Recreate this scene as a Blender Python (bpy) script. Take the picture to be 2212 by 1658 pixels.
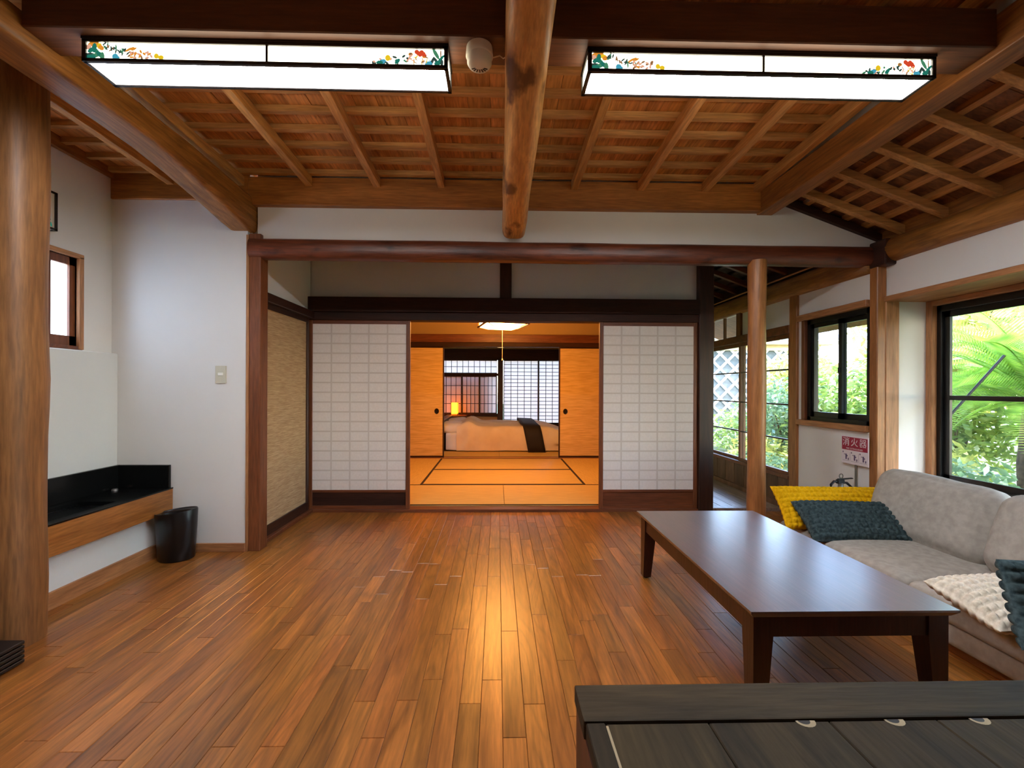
import bpy, bmesh, math, random
from mathutils import Vector, Matrix, noise
import numpy as np

for o in list(bpy.data.objects):
    bpy.data.objects.remove(o)
scene = bpy.context.scene
COL = scene.collection
random.seed(7)
PI = math.pi

# ------------------------------------------------------------------ camera
cd = bpy.data.cameras.new('camera')
cam = bpy.data.objects.new('camera', cd)
COL.objects.link(cam)
cd.sensor_fit = 'HORIZONTAL'
cd.sensor_width = 36.0
cd.lens = 930.0 / 2212.0 * 36.0
cd.shift_x, cd.shift_y = 0.00468, 0.0041
cd.clip_start = 0.02
cd.clip_end = 200
cam.matrix_world = (Matrix.Translation((0, 0, 1.12)) @ Matrix.Rotation(-0.0222, 4, 'Z')
                    @ Matrix.Rotation(PI / 2, 4, 'X') @ Matrix.Rotation(0.0039, 4, 'Z'))
scene.camera = cam

# ------------------------------------------------------------------ world, sun, exposure
LAMP = 38.0          # fluorescent panels
SKY = 2.8
SUN = 6.6
PENDANT = 34.0
world = bpy.data.worlds.new('world')
scene.world = world
world.use_nodes = True
wn = world.node_tree.nodes
wn.clear()
wo = wn.new('ShaderNodeOutputWorld')
wb = wn.new('ShaderNodeBackground')
sky = wn.new('ShaderNodeTexSky')
sky.sky_type = 'NISHITA'
sky.sun_disc = False
sky.sun_elevation = math.radians(48)
sky.sun_rotation = math.radians(140)
sky.air_density = 1.0
sky.dust_density = 0.6
sky.ozone_density = 1.0
wb.inputs['Strength'].default_value = SKY
world.node_tree.links.new(sky.outputs[0], wb.inputs['Color'])
world.node_tree.links.new(wb.outputs[0], wo.inputs['Surface'])

sl = bpy.data.lights.new('sun', 'SUN')
sl.energy = SUN
sl.angle = math.radians(0.8)
sl.color = (1.0, 0.95, 0.84)
sun = bpy.data.objects.new('sun', sl)
COL.objects.link(sun)
sun.location = (6, -5, 9)
sun.rotation_euler = Vector((-0.45, 0.55, -0.72)).to_track_quat('-Z', 'Y').to_euler()

scene.view_settings.view_transform = 'Standard'
scene.view_settings.look = 'None'
scene.view_settings.gamma = 1.0
scene.view_settings.use_curve_mapping = False
scene.view_settings.exposure = 0.95
scene.cycles.use_denoising = True
scene.cycles.max_bounces = 8
scene.cycles.diffuse_bounces = 5
scene.cycles.glossy_bounces = 3
scene.cycles.transmission_bounces = 6
scene.cycles.transparent_max_bounces = 12
scene.cycles.sample_clamp_indirect = 6.0
scene.cycles.caustics_reflective = False
scene.cycles.caustics_refractive = False


# ------------------------------------------------------------------ materials
def s2l(c):
    def f(v):
        v = v / 255.0
        return v / 12.92 if v <= 0.04045 else ((v + 0.055) / 1.055) ** 2.4
    return (f(c[0]), f(c[1]), f(c[2]), 1.0)


def base_mat(name, col=(200, 200, 200), rough=0.6, metal=0.0, spec=0.5):
    m = bpy.data.materials.new(name)
    m.use_nodes = True
    b = m.node_tree.nodes['Principled BSDF']
    b.inputs['Base Color'].default_value = s2l(col)
    b.inputs['Roughness'].default_value = rough
    b.inputs['Metallic'].default_value = metal
    b.inputs['Specular IOR Level'].default_value = spec
    return m, m.node_tree.nodes, m.node_tree.links, b


def ramp(n, stops):
    r = n.new('ShaderNodeValToRGB')
    e = r.color_ramp.elements
    while len(e) < len(stops):
        e.new(0.5)
    for i, (p, c) in enumerate(stops):
        e[i].position = p
        e[i].color = c if len(c) == 4 else s2l(c)
    return r


def wood(name, dark, light, axis='Y', rough=0.5, per='none', var=0.25, grain=1.0, knots=0.0,
         bump=0.15, rings=0.0, spec=0.5, attr=None, tone=None):
    """grain runs along axis; per: 'none' | 'object' | 'attr' gives each board its own tone"""
    m, n, l, b = base_mat(name, light, rough, 0, spec)
    tc = n.new('ShaderNodeTexCoord')
    vec = tc.outputs['Object']
    rnd = None
    if per == 'object':
        oi = n.new('ShaderNodeObjectInfo')
        rnd = oi.outputs['Random']
    elif per == 'attr':
        at = n.new('ShaderNodeAttribute')
        at.attribute_name = 'rnd'
        rnd = at.outputs['Fac']
    if rnd is not None:
        mu = n.new('ShaderNodeMath'); mu.operation = 'MULTIPLY'; mu.inputs[1].default_value = 37.0
        l.new(rnd, mu.inputs[0])
        ad = n.new('ShaderNodeVectorMath'); ad.operation = 'ADD'
        l.new(vec, ad.inputs[0]); l.new(mu.outputs[0], ad.inputs[1])
        vec = ad.outputs[0]
    mp = n.new('ShaderNodeMapping')
    s = {'X': (1.2, 14, 14), 'Y': (14, 1.2, 14), 'Z': (14, 14, 1.2)}[axis]
    mp.inputs['Scale'].default_value = [v * grain for v in s]
    l.new(vec, mp.inputs['Vector'])
    n1 = n.new('ShaderNodeTexNoise')
    n1.inputs['Scale'].default_value = 1.0
    n1.inputs['Detail'].default_value = 6
    n1.inputs['Roughness'].default_value = 0.62
    n1.inputs['Distortion'].default_value = 0.8
    l.new(mp.outputs[0], n1.inputs['Vector'])
    r = ramp(n, [(0.28, dark), (0.72, light)])
    l.new(n1.outputs['Fac'], r.inputs[0])
    col = r.outputs[0]
    # fine fibres
    mp2 = n.new('ShaderNodeMapping')
    mp2.inputs['Scale'].default_value = [v * 7 for v in s]
    l.new(vec, mp2.inputs['Vector'])
    n2 = n.new('ShaderNodeTexNoise')
    n2.inputs['Scale'].default_value = 1.0
    n2.inputs['Detail'].default_value = 3
    l.new(mp2.outputs[0], n2.inputs['Vector'])
    r2 = ramp(n, [(0.3, (0.72, 0.72, 0.72, 1)), (0.65, (1.12, 1.12, 1.12, 1))])
    l.new(n2.outputs['Fac'], r2.inputs[0])
    mx = n.new('ShaderNodeMixRGB'); mx.blend_type = 'MULTIPLY'; mx.inputs[0].default_value = 1.0
    l.new(col, mx.inputs[1]); l.new(r2.outputs[0], mx.inputs[2])
    col = mx.outputs[0]
    hgt = n1.outputs['Fac']
    if rings > 0:
        mp3 = n.new('ShaderNodeMapping')
        q = {'X': (0.35, 3.0, 3.0), 'Y': (3.0, 0.35, 3.0), 'Z': (3.0, 3.0, 0.35)}[axis]
        mp3.inputs['Scale'].default_value = q
        l.new(vec, mp3.inputs['Vector'])
        w = n.new('ShaderNodeTexNoise')
        w.inputs['Scale'].default_value = 2.0; w.inputs['Detail'].default_value = 1.0
        l.new(mp3.outputs[0], w.inputs['Vector'])
        f = n.new('ShaderNodeMath'); f.operation = 'MULTIPLY'; f.inputs[1].default_value = 26.0
        l.new(w.outputs['Fac'], f.inputs[0])
        fr = n.new('ShaderNodeMath'); fr.operation = 'PINGPONG'; fr.inputs[1].default_value = 1.0
        l.new(f.outputs[0], fr.inputs[0])
        r3 = ramp(n, [(0.0, (1 - 0.45 * rings,) * 3 + (1,)), (0.45, (1.05, 1.05, 1.05, 1))])
        l.new(fr.outputs[0], r3.inputs[0])
        m3 = n.new('ShaderNodeMixRGB'); m3.blend_type = 'MULTIPLY'; m3.inputs[0].default_value = 1.0
        l.new(col, m3.inputs[1]); l.new(r3.outputs[0], m3.inputs[2])
        col = m3.outputs[0]
    if knots > 0:
        nk = n.new('ShaderNodeTexNoise')
        nk.inputs['Scale'].default_value = 9.0; nk.inputs['Detail'].default_value = 4.0
        mpk = n.new('ShaderNodeMapping')
        mpk.inputs['Scale'].default_value = {'X': (.5, 1, 1), 'Y': (1, .5, 1), 'Z': (1, 1, .5)}[axis]
        l.new(vec, mpk.inputs['Vector']); l.new(mpk.outputs[0], nk.inputs['Vector'])
        rk = ramp(n, [(0.30, (0.16, 0.09, 0.06, 1)), (0.40, (1, 1, 1, 1))])
        l.new(nk.outputs['Fac'], rk.inputs[0])
        mk = n.new('ShaderNodeMixRGB'); mk.blend_type = 'MULTIPLY'; mk.inputs[0].default_value = knots
        l.new(col, mk.inputs[1]); l.new(rk.outputs[0], mk.inputs[2])
        col = mk.outputs[0]
    if rnd is not None:
        hs = n.new('ShaderNodeHueSaturation')
        mr = n.new('ShaderNodeMapRange')
        mr.inputs['To Min'].default_value = 1 - var; mr.inputs['To Max'].default_value = 1 + var
        l.new(rnd, mr.inputs['Value'])
        l.new(mr.outputs[0], hs.inputs['Value'])
        wn_ = n.new('ShaderNodeTexWhiteNoise'); wn_.noise_dimensions = '1D'
        l.new(rnd, wn_.inputs['W'])
        mh = n.new('ShaderNodeMapRange')
        mh.inputs['To Min'].default_value = 0.5 - 0.003; mh.inputs['To Max'].default_value = 0.5 + 0.006
        l.new(wn_.outputs['Value'], mh.inputs['Value'])
        l.new(mh.outputs[0], hs.inputs['Hue'])
        l.new(col, hs.inputs['Color'])
        col = hs.outputs[0]
    l.new(col, b.inputs['Base Color'])
    if bump > 0:
        bp = n.new('ShaderNodeBump')
        bp.inputs['Strength'].default_value = bump
        bp.inputs['Distance'].default_value = 0.004
        l.new(n2.outputs['Fac'], bp.inputs['Height'])
        l.new(bp.outputs[0], b.inputs['Normal'])
    return m


def plaster(name, col, bump=0.05, rough=0.85):
    m, n, l, b = base_mat(name, col, rough, 0, 0.2)
    tc = n.new('ShaderNodeTexCoord')
    n1 = n.new('ShaderNodeTexNoise'); n1.inputs['Scale'].default_value = 1.6; n1.inputs['Detail'].default_value = 4
    l.new(tc.outputs['Object'], n1.inputs['Vector'])
    c = s2l(col)
    r = ramp(n, [(0.3, (c[0] * .95, c[1] * .95, c[2] * .945, 1)), (0.7, c)])
    l.new(n1.outputs['Fac'], r.inputs[0]); l.new(r.outputs[0], b.inputs['Base Color'])
    n2 = n.new('ShaderNodeTexNoise'); n2.inputs['Scale'].default_value = 120; n2.inputs['Detail'].default_value = 3
    l.new(tc.outputs['Object'], n2.inputs['Vector'])
    bp = n.new('ShaderNodeBump'); bp.inputs['Strength'].default_value = bump; bp.inputs['Distance'].default_value = 0.003
    l.new(n2.outputs['Fac'], bp.inputs['Height']); l.new(bp.outputs[0], b.inputs['Normal'])
    return m


def speckled(name, c1, c2, scale=30, rough=0.8, bump=0.2, detail=5, stretch=(1, 1, 1), dist=0.004, spec=0.3):
    m, n, l, b = base_mat(name, c1, rough, 0, spec)
    tc = n.new('ShaderNodeTexCoord')
    mp = n.new('ShaderNodeMapping'); mp.inputs['Scale'].default_value = stretch
    l.new(tc.outputs['Object'], mp.inputs['Vector'])
    n1 = n.new('ShaderNodeTexNoise'); n1.inputs['Scale'].default_value = scale; n1.inputs['Detail'].default_value = detail
    l.new(mp.outputs[0], n1.inputs['Vector'])
    r = ramp(n, [(0.35, c1), (0.65, c2)])
    l.new(n1.outputs['Fac'], r.inputs[0]); l.new(r.outputs[0], b.inputs['Base Color'])
    bp = n.new('ShaderNodeBump'); bp.inputs['Strength'].default_value = bump; bp.inputs['Distance'].default_value = dist
    l.new(n1.outputs['Fac'], bp.inputs['Height']); l.new(bp.outputs[0], b.inputs['Normal'])
    return m


def emit(name, col, strength):
    m = bpy.data.materials.new(name)
    m.use_nodes = True
    n, l = m.node_tree.nodes, m.node_tree.links
    n.clear()
    o = n.new('ShaderNodeOutputMaterial'); e = n.new('ShaderNodeEmission')
    e.inputs['Color'].default_value = s2l(col); e.inputs['Strength'].default_value = strength
    l.new(e.outputs[0], o.inputs['Surface'])
    return m


def paper(name, col, trans=0.35, clear=0.0):
    m = bpy.data.materials.new(name)
    m.use_nodes = True
    n, l = m.node_tree.nodes, m.node_tree.links
    n.clear()
    o = n.new('ShaderNodeOutputMaterial')
    d = n.new('ShaderNodeBsdfDiffuse'); t = n.new('ShaderNodeBsdfTranslucent'); tp = n.new('ShaderNodeBsdfTransparent')
    tc = n.new('ShaderNodeTexCoord')
    nz = n.new('ShaderNodeTexNoise'); nz.inputs['Scale'].default_value = 60; nz.inputs['Detail'].default_value = 6
    l.new(tc.outputs['Object'], nz.inputs['Vector'])
    c = s2l(col)
    r = ramp(n, [(0.3, (c[0] * .93, c[1] * .93, c[2] * .93, 1)), (0.7, c)])
    l.new(nz.outputs['Fac'], r.inputs[0])
    l.new(r.outputs[0], d.inputs['Color']); l.new(r.outputs[0], t.inputs['Color'])
    a = n.new('ShaderNodeMixShader'); a.inputs[0].default_value = trans
    l.new(d.outputs[0], a.inputs[1]); l.new(t.outputs[0], a.inputs[2])
    e = n.new('ShaderNodeMixShader'); e.inputs[0].default_value = clear
    l.new(a.outputs[0], e.inputs[1]); l.new(tp.outputs[0], e.inputs[2])
    l.new(e.outputs[0], o.inputs['Surface'])
    return m


def glass(name, tint=(1, 1, 1), refl=1.0):
    m = bpy.data.materials.new(name)
    m.use_nodes = True
    n, l = m.node_tree.nodes, m.node_tree.links
    n.clear()
    o = n.new('ShaderNodeOutputMaterial')
    tp = n.new('ShaderNodeBsdfTransparent'); tp.inputs['Color'].default_value = (*tint, 1)
    g = n.new('ShaderNodeBsdfGlossy'); g.inputs['Roughness'].default_value = 0.02
    lw_ = n.new('ShaderNodeLayerWeight'); lw_.inputs['Blend'].default_value = 0.5
    pw = n.new('ShaderNodeMath'); pw.operation = 'POWER'; pw.inputs[1].default_value = 5.0
    l.new(lw_.outputs['Facing'], pw.inputs[0])
    mu = n.new('ShaderNodeMath'); mu.operation = 'MULTIPLY_ADD'; mu.inputs[1].default_value = 0.9 * refl; mu.inputs[2].default_value = 0.04 * refl
    l.new(pw.outputs[0], mu.inputs[0])
    mx = n.new('ShaderNodeMixShader')
    l.new(mu.outputs[0], mx.inputs[0]); l.new(tp.outputs[0], mx.inputs[1]); l.new(g.outputs[0], mx.inputs[2])
    l.new(mx.outputs[0], o.inputs['Surface'])
    return m


def leafmat(name, c1, c2, trans=0.45):
    m = bpy.data.materials.new(name)
    m.use_nodes = True
    n, l = m.node_tree.nodes, m.node_tree.links
    n.clear()
    o = n.new('ShaderNodeOutputMaterial')
    d = n.new('ShaderNodeBsdfDiffuse'); t = n.new('ShaderNodeBsdfTranslucent')
    g = n.new('ShaderNodeBsdfGlossy'); g.inputs['Roughness'].default_value = 0.35
    tc = n.new('ShaderNodeTexCoord')
    nz = n.new('ShaderNodeTexNoise'); nz.inputs['Scale'].default_value = 7; nz.inputs['Detail'].default_value = 5
    l.new(tc.outputs['Object'], nz.inputs['Vector'])
    r = ramp(n, [(0.32, c1), (0.68, c2)])
    l.new(nz.outputs['Fac'], r.inputs[0])
    l.new(r.outputs[0], d.inputs['Color']); l.new(r.outputs[0], t.inputs['Color'])
    a = n.new('ShaderNodeMixShader'); a.inputs[0].default_value = trans
    l.new(d.outputs[0], a.inputs[1]); l.new(t.outputs[0], a.inputs[2])
    e = n.new('ShaderNodeMixShader'); e.inputs[0].default_value = 0.06
    l.new(a.outputs[0], e.inputs[1]); l.new(g.outputs[0], e.inputs[2])
    l.new(e.outputs[0], o.inputs['Surface'])
    return m


M = {}
M['oak'] = wood('floor_oak', (110, 62, 22), (180, 112, 50), 'Y', 0.32, 'object', 0.20, 1.0, 0, 0.10, 0.55, spec=0.8)
M['oak_attr'] = wood('floor_oak_rest', (110, 62, 22), (180, 112, 50), 'Y', 0.32, 'attr', 0.20, 1.0, 0, 0.10, 0.55, spec=0.8)
M['groove'] = base_mat('floor_groove', (60, 32, 14), 0.6)[0]
M['ceil_board'] = wood('ceiling_board_wood', (156, 92, 42), (224, 148, 80), 'Y', 0.6, 'object', 0.13, 1.0, 0, 0.1, 0.2)
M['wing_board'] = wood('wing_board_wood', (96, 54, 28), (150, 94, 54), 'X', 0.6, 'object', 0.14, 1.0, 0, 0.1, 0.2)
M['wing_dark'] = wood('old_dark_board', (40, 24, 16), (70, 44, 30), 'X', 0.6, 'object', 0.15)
M['rafter'] = wood('rafter_wood', (166, 106, 52), (224, 164, 98), 'Y', 0.55, 'object', 0.08)
M['rafter_x'] = wood('rafter_cross_wood', (160, 106, 56), (220, 164, 100), 'X', 0.55, 'object', 0.08)
M['keta'] = wood('plate_wood', (140, 82, 30), (196, 126, 58), 'X', 0.5)
M['keta_y'] = wood('side_beam_wood', (118, 70, 28), (176, 112, 52), 'Y', 0.5, knots=0.1, rings=0.4)
M['log_c'] = wood('pale_log_wood', (180, 114, 54), (228, 172, 104), 'Y', 0.5, knots=0.9, bump=0.3)
M['log_l'] = wood('golden_log_wood', (122, 74, 26), (184, 124, 58), 'Y', 0.5, knots=0.35, rings=0.4, bump=0.3)
M['log_red'] = wood('red_log_wood', (58, 26, 16), (132, 68, 42), 'X', 0.38, knots=0.7, rings=0.3, bump=0.3)
M['pillar'] = wood('pillar_wood', (104, 66, 34), (156, 106, 60), 'Z', 0.5, knots=0.1, bump=0.2)
M['post'] = wood('post_wood', (134, 82, 40), (186, 124, 70), 'Z', 0.42, knots=0.1)
M['dark_x'] = wood('dark_wood_x', (36, 18, 11), (66, 35, 23), 'X', 0.62, spec=0.3)
M['dark_z'] = wood('dark_wood_z', (38, 19, 12), (70, 38, 26), 'Z', 0.45)
M['dark_y'] = wood('dark_wood_y', (38, 19, 12), (70, 38, 26), 'Y', 0.45)
M['crossbeam'] = wood('brown_crossbeam_wood', (74, 42, 22), (112, 66, 38), 'X', 0.55)
M['mid_x'] = wood('brown_wood_x', (88, 44, 24), (132, 74, 44), 'X', 0.45)
M['mid_z'] = wood('brown_wood_z', (96, 50, 26), (140, 82, 48), 'Z', 0.45)
M['trim_y'] = wood('pale_trim_y', (152, 98, 58), (198, 142, 94), 'Y', 0.5)
M['trim_z'] = wood('pale_trim_z', (146, 94, 56), (194, 138, 92), 'Z', 0.5)
M['trim_x'] = wood('pale_trim_x', (146, 94, 56), (194, 138, 92), 'X', 0.5)
M['grey_y'] = wood('weathered_floor', (116, 96, 84), (166, 146, 132), 'Y', 0.35, 'object', 0.12)
M['brown_plank'] = wood('weathered_plank', (66, 40, 28), (120, 82, 60), 'Z', 0.6, 'object', 0.18)
M['plaster'] = plaster('white_plaster', (232, 230, 226))
M['plaster_low'] = plaster('smooth_plaster', (222, 224, 222))
M['plaster_tan'] = plaster('tan_plaster', (186, 158, 110))
M['black_metal'] = base_mat('black_metal', (14, 14, 15), 0.35)[0]
M['lamp_frame'] = base_mat('lamp_frame_black', (24, 17, 14), 0.4)[0]
M['lamp_panel'] = emit('lamp_panel_light', (247, 250, 255), LAMP)
M['lamp_side'] = emit('lamp_side_light', (255, 246, 218), 4.5)
M['white_plastic'] = base_mat('white_plastic', (226, 216, 198), 0.4)[0]
M['switch'] = base_mat('switch_plastic', (206, 200, 178), 0.4)[0]
M['switch_key'] = base_mat('switch_key_plastic', (240, 238, 228), 0.35)[0]
M['slot'] = base_mat('dark_slot', (60, 44, 34), 0.7)[0]
M['table'] = wood('table_walnut', (62, 36, 30), (98, 62, 52), 'Y', 0.28, rings=0.25, spec=0.9)
_tb = M['table'].node_tree.nodes['Principled BSDF']
_tb.inputs['Coat Weight'].default_value = 1.0
_tb.inputs['Coat Roughness'].default_value = 0.36
_tb.inputs['Coat IOR'].default_value = 2.3
M['table_dark'] = wood('table_leg_walnut', (36, 16, 12), (66, 32, 24), 'Z', 0.35)
M['bench'] = wood('old_bench_wood', (30, 24, 16), (68, 55, 34), 'Y', 0.7, 'object', 0.15, knots=0.5, bump=0.3, spec=0.2)
M['bench_x'] = wood('old_bench_wood_x', (36, 30, 21), (66, 54, 36), 'X', 0.7, knots=0.6, bump=0.3, spec=0.2)
M['bench_side'] = wood('old_bench_side', (44, 22, 16), (84, 44, 30), 'Z', 0.5)
M['worn'] = base_mat('worn_pale_wood', (158, 142, 112), 0.7)[0]
M['sofa'] = speckled('sofa_fabric', (164, 157, 147), (180, 173, 163), 30, 0.95, 0.25, 8, spec=0.1)
M['sofa_wood'] = wood('sofa_base_wood', (128, 80, 44), (176, 118, 72), 'Y', 0.5)
M['yellow'] = speckled('yellow_knit', (210, 158, 6), (236, 186, 22), 60, 0.9, 0.3, spec=0.1)
M['teal'] = speckled('dark_teal_knit', (44, 58, 62), (72, 88, 90), 60, 0.9, 0.3, spec=0.1)
M['cream'] = speckled('cream_knit', (214, 200, 178), (238, 228, 210), 60, 0.9, 0.3, spec=0.1)
M['stone'] = speckled('black_stone', (14, 15, 15), (22, 23, 23), 60, 0.22, 0.05)
M['fascia'] = wood('counter_wood', (134, 78, 30), (182, 118, 58), 'Y', 0.4)
M['bin'] = base_mat('bin_plastic', (13, 13, 15), 0.32)[0]
M['paper'] = paper('shoji_paper', (234, 233, 230), 0.09, 0.0)
M['paper_far'] = paper('shoji_paper_backlit', (250, 230, 222), 0.15, 0.0)
M['frosted'] = paper('frosted_glass', (250, 248, 250), 0.9, 0.0)
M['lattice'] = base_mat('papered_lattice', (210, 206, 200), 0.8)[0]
M['lattice_dark'] = base_mat('dark_lattice', (48, 24, 18), 0.6)[0]
M['glass'] = glass('window_glass')
M['tatami'] = speckled('tatami_rush', (196, 160, 92), (222, 186, 112), 6, 0.7, 0.3, 3, (1, 60, 1), 0.002)
M['tatami_v'] = speckled('tatami_rush_turned', (196, 160, 92), (222, 186, 112), 6, 0.7, 0.3, 3, (60, 1, 1), 0.002)
M['heri'] = base_mat('tatami_edging', (46, 30, 22), 0.9)[0]
M['fusuma'] = speckled('fusuma_paper', (206, 172, 112), (228, 198, 140), 5, 0.75, 0.15, 4, (1, 1, 14), 0.002)
M['reed'] = speckled('woven_reed', (170, 138, 98), (206, 176, 134), 8, 0.8, 0.6, 4, (1, 1.5, 34), 0.006)
M['pull'] = base_mat('dark_door_pull', (30, 22, 18), 0.35, 0.5)[0]
M['duvet'] = speckled('duvet_cotton', (226, 206, 182), (240, 224, 204), 3, 0.9, 0.1)
M['sheet'] = base_mat('white_sheet', (236, 226, 216), 0.9)[0]
M['runner'] = base_mat('black_runner', (30, 20, 18), 0.75)[0]
M['black_wood'] = base_mat('black_headboard', (22, 14, 12), 0.5)[0]
M['pend_paper'] = emit('pendant_paper_light', (255, 172, 82), PENDANT)
M['pend_wood'] = base_mat('pendant_wood', (120, 66, 30), 0.5)[0]
M['lamp_amber'] = emit('amber_shade_light', (255, 128, 20), 7.0)
M['bowl_light'] = emit('bowl_shade_light', (255, 214, 150), 2.2)
M['red'] = base_mat('extinguisher_red', (150, 30, 14), 0.35)[0]
M['steel'] = base_mat('dull_steel', (140, 138, 134), 0.35, 0.8)[0]
M['rubber'] = base_mat('black_rubber', (16, 16, 17), 0.5)[0]
M['sign_white'] = base_mat('sign_white', (232, 222, 228), 0.5)[0]
M['sign_red'] = base_mat('sign_red', (158, 22, 58), 0.5)[0]
M['sign_ink'] = base_mat('sign_ink', (92, 72, 110), 0.5)[0]
M['leafA'] = leafmat('leaf_green', (84, 122, 52), (176, 196, 100))
M['leafB'] = leafmat('leaf_yellow_green', (136, 152, 60), (226, 218, 122))
M['leafC'] = leafmat('leaf_blue_green', (66, 104, 72), (142, 168, 118))
M['frond'] = leafmat('cycad_leaf', (84, 138, 40), (176, 208, 84), 0.4)
M['bark'] = speckled('bark', (70, 56, 42), (110, 90, 68), 20, 0.9, 0.6)
M['soil'] = speckled('garden_soil', (58, 66, 40), (96, 102, 66), 3, 0.95, 0.3)
M['namako_tile'] = speckled('grey_wall_tile', (52, 58, 60), (76, 82, 82), 8, 0.7, 0.1)
M['namako_joint'] = plaster('white_joint_plaster', (206, 207, 202))
M['eave'] = wood('pale_eave_wood', (170, 150, 112), (206, 188, 150), 'X', 0.6)
M['rooftile'] = speckled('roof_tile_grey', (90, 92, 96), (126, 128, 132), 10, 0.6, 0.2)


# ------------------------------------------------------------------ mesh helpers
class B:
    def __init__(self):
        self.v, self.f, self.mi = [], [], []

    def add(self, v, f, mi=0):
        o = len(self.v)
        self.v += [tuple(p) for p in v]
        self.f += [tuple(i + o for i in q) for q in f]
        self.mi += [mi] * len(f)
        return self

    def box(self, x0, x1, y0, y1, z0, z1, mi=0, m=None):
        v = [Vector((x, y, z)) for z in (z0, z1) for y in (y0, y1) for x in (x0, x1)]
        if m is not None:
            v = [m @ p for p in v]
        return self.add(v, [(0, 2, 3, 1), (4, 5, 7, 6), (0, 1, 5, 4), (2, 6, 7, 3), (0, 4, 6, 2), (1, 3, 7, 5)], mi)

    def hexa(self, p, mi=0):
        """8 points: bottom ring 0-3, top ring 4-7"""
        return self.add(p, [(0, 3, 2, 1), (4, 5, 6, 7), (0, 1, 5, 4), (1, 2, 6, 5), (2, 3, 7, 6), (3, 0, 4, 7)], mi)

    def poly(self, pts, mi=0):
        return self.add(pts, [tuple(range(len(pts)))], mi)

    def extrude(self, pts, d, mi=0):
        """polygon pts (3D) extruded by vector d"""
        n = len(pts)
        d = Vector(d)
        v = [Vector(p) for p in pts] + [Vector(p) + d for p in pts]
        f = [tuple(range(n))[::-1], tuple(range(n, 2 * n))]
        f += [(i, (i + 1) % n, n + (i + 1) % n, n + i) for i in range(n)]
        return self.add(v, f, mi)

    def lathe(self, prof, c=(0, 0, 0), n=24, mi=0, sx=1, sy=1, m=None):
        """prof: (r, z) list"""
        v, f = [], []
        for r, z in prof:
            for i in range(n):
                a = 2 * PI * i / n
                v.append(Vector((c[0] + sx * r * math.cos(a), c[1] + sy * r * math.sin(a), c[2] + z)))
        for j in range(len(prof) - 1):
            for i in range(n):
                a, b_ = j * n + i, j * n + (i + 1) % n
                f.append((a, b_, b_ + n, a + n))
        f.append(tuple(range(n))[::-1])
        f.append(tuple(range((len(prof) - 1) * n, len(prof) * n)))
        if m is not None:
            v = [m @ p for p in v]
        return self.add(v, f, mi)

    def tube(self, path, rad, n=10, mi=0, expo=2.0, up=(0, 0, 1), jit=0.0, seed=0, caps=True):
        """rad: list of r or (rw, rh)"""
        path = [Vector(p) for p in path]
        v, f = [], []
        k = len(path)
        for j, p in enumerate(path):
            t = (path[min(j + 1, k - 1)] - path[max(j - 1, 0)]).normalized()
            u = Vector(up)
            if abs(t.dot(u)) > 0.97:
                u = Vector((0, 1, 0))
            a = t.cross(u).normalized()
            b_ = a.cross(t).normalized()
            r = rad[j] if isinstance(rad, (list, tuple)) else rad
            rw, rh = r if isinstance(r, (list, tuple)) else (r, r)
            for i in range(n):
                an = 2 * PI * (i + 0.5) / n
                cx, sy = math.cos(an), math.sin(an)
                cx = math.copysign(abs(cx) ** (2 / expo), cx)
                sy = math.copysign(abs(sy) ** (2 / expo), sy)
                q = p + a * (cx * rw) + b_ * (sy * rh)
                if jit:
                    q += (q - p) * jit * noise.noise(q * 4 + Vector((seed, 0, 0)))
                v.append(q)
        for j in range(k - 1):
            for i in range(n):
                a0, b0 = j * n + i, j * n + (i + 1) % n
                f.append((a0, b0, b0 + n, a0 + n))
        if caps:
            f.append(tuple(range(n))[::-1])
            f.append(tuple(range((k - 1) * n, k * n)))
        return self.add(v, f, mi)

    def rbox(self, c, d, r, seg=10, puff=(0, 0, 0), m=None, mi=0, wob=0.0, seed=0):
        """soft rounded box centred c, size d, edge radius r, puff out per axis"""
        h = Vector(d) / 2
        idx = {}
        v, f = [], []

        def vert(p):
            key = tuple(round(q, 5) for q in p)
            if key in idx:
                return idx[key]
            q = Vector((p[0] * h.x, p[1] * h.y, p[2] * h.z))
            inn = Vector([max(-h[i] + r, min(h[i] - r, q[i])) for i in range(3)])
            e = q - inn
            if e.length > 1e-9:
                q = inn + e.normalized() * r
            for i in range(3):
                j, kx = (i + 1) % 3, (i + 2) % 3
                q[i] += p[i] * puff[i] * (1 - p[j] ** 2) * (1 - p[kx] ** 2)
            if wob:
                q += Vector((noise.noise(q * 5 + Vector((seed, 0, 0))), noise.noise(q * 5 + Vector((0, seed, 9))),
                             noise.noise(q * 5 + Vector((3, 0, seed))))) * wob
            q = q + Vector(c)
            if m is not None:
                q = m @ q
            idx[key] = len(v)
            v.append(q)
            return idx[key]
        g = [-1 + 2 * i / seg for i in range(seg + 1)]
        # denser near the edges
        g = [math.copysign(abs(t) ** 0.6, t) for t in g]
        for ax in range(3):
            for s in (-1, 1):
                for i in range(seg):
                    for j in range(seg):
                        q = []
                        for (a, b_) in ((g[i], g[j]), (g[i + 1], g[j]), (g[i + 1], g[j + 1]), (g[i], g[j + 1])):
                            p = [0, 0, 0]
                            p[ax] = s; p[(ax + 1) % 3] = a; p[(ax + 2) % 3] = b_
                            q.append(vert(p))
                        f.append(tuple(q) if s > 0 else tuple(q[::-1]))
        return self.add(v, f, mi)


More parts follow.
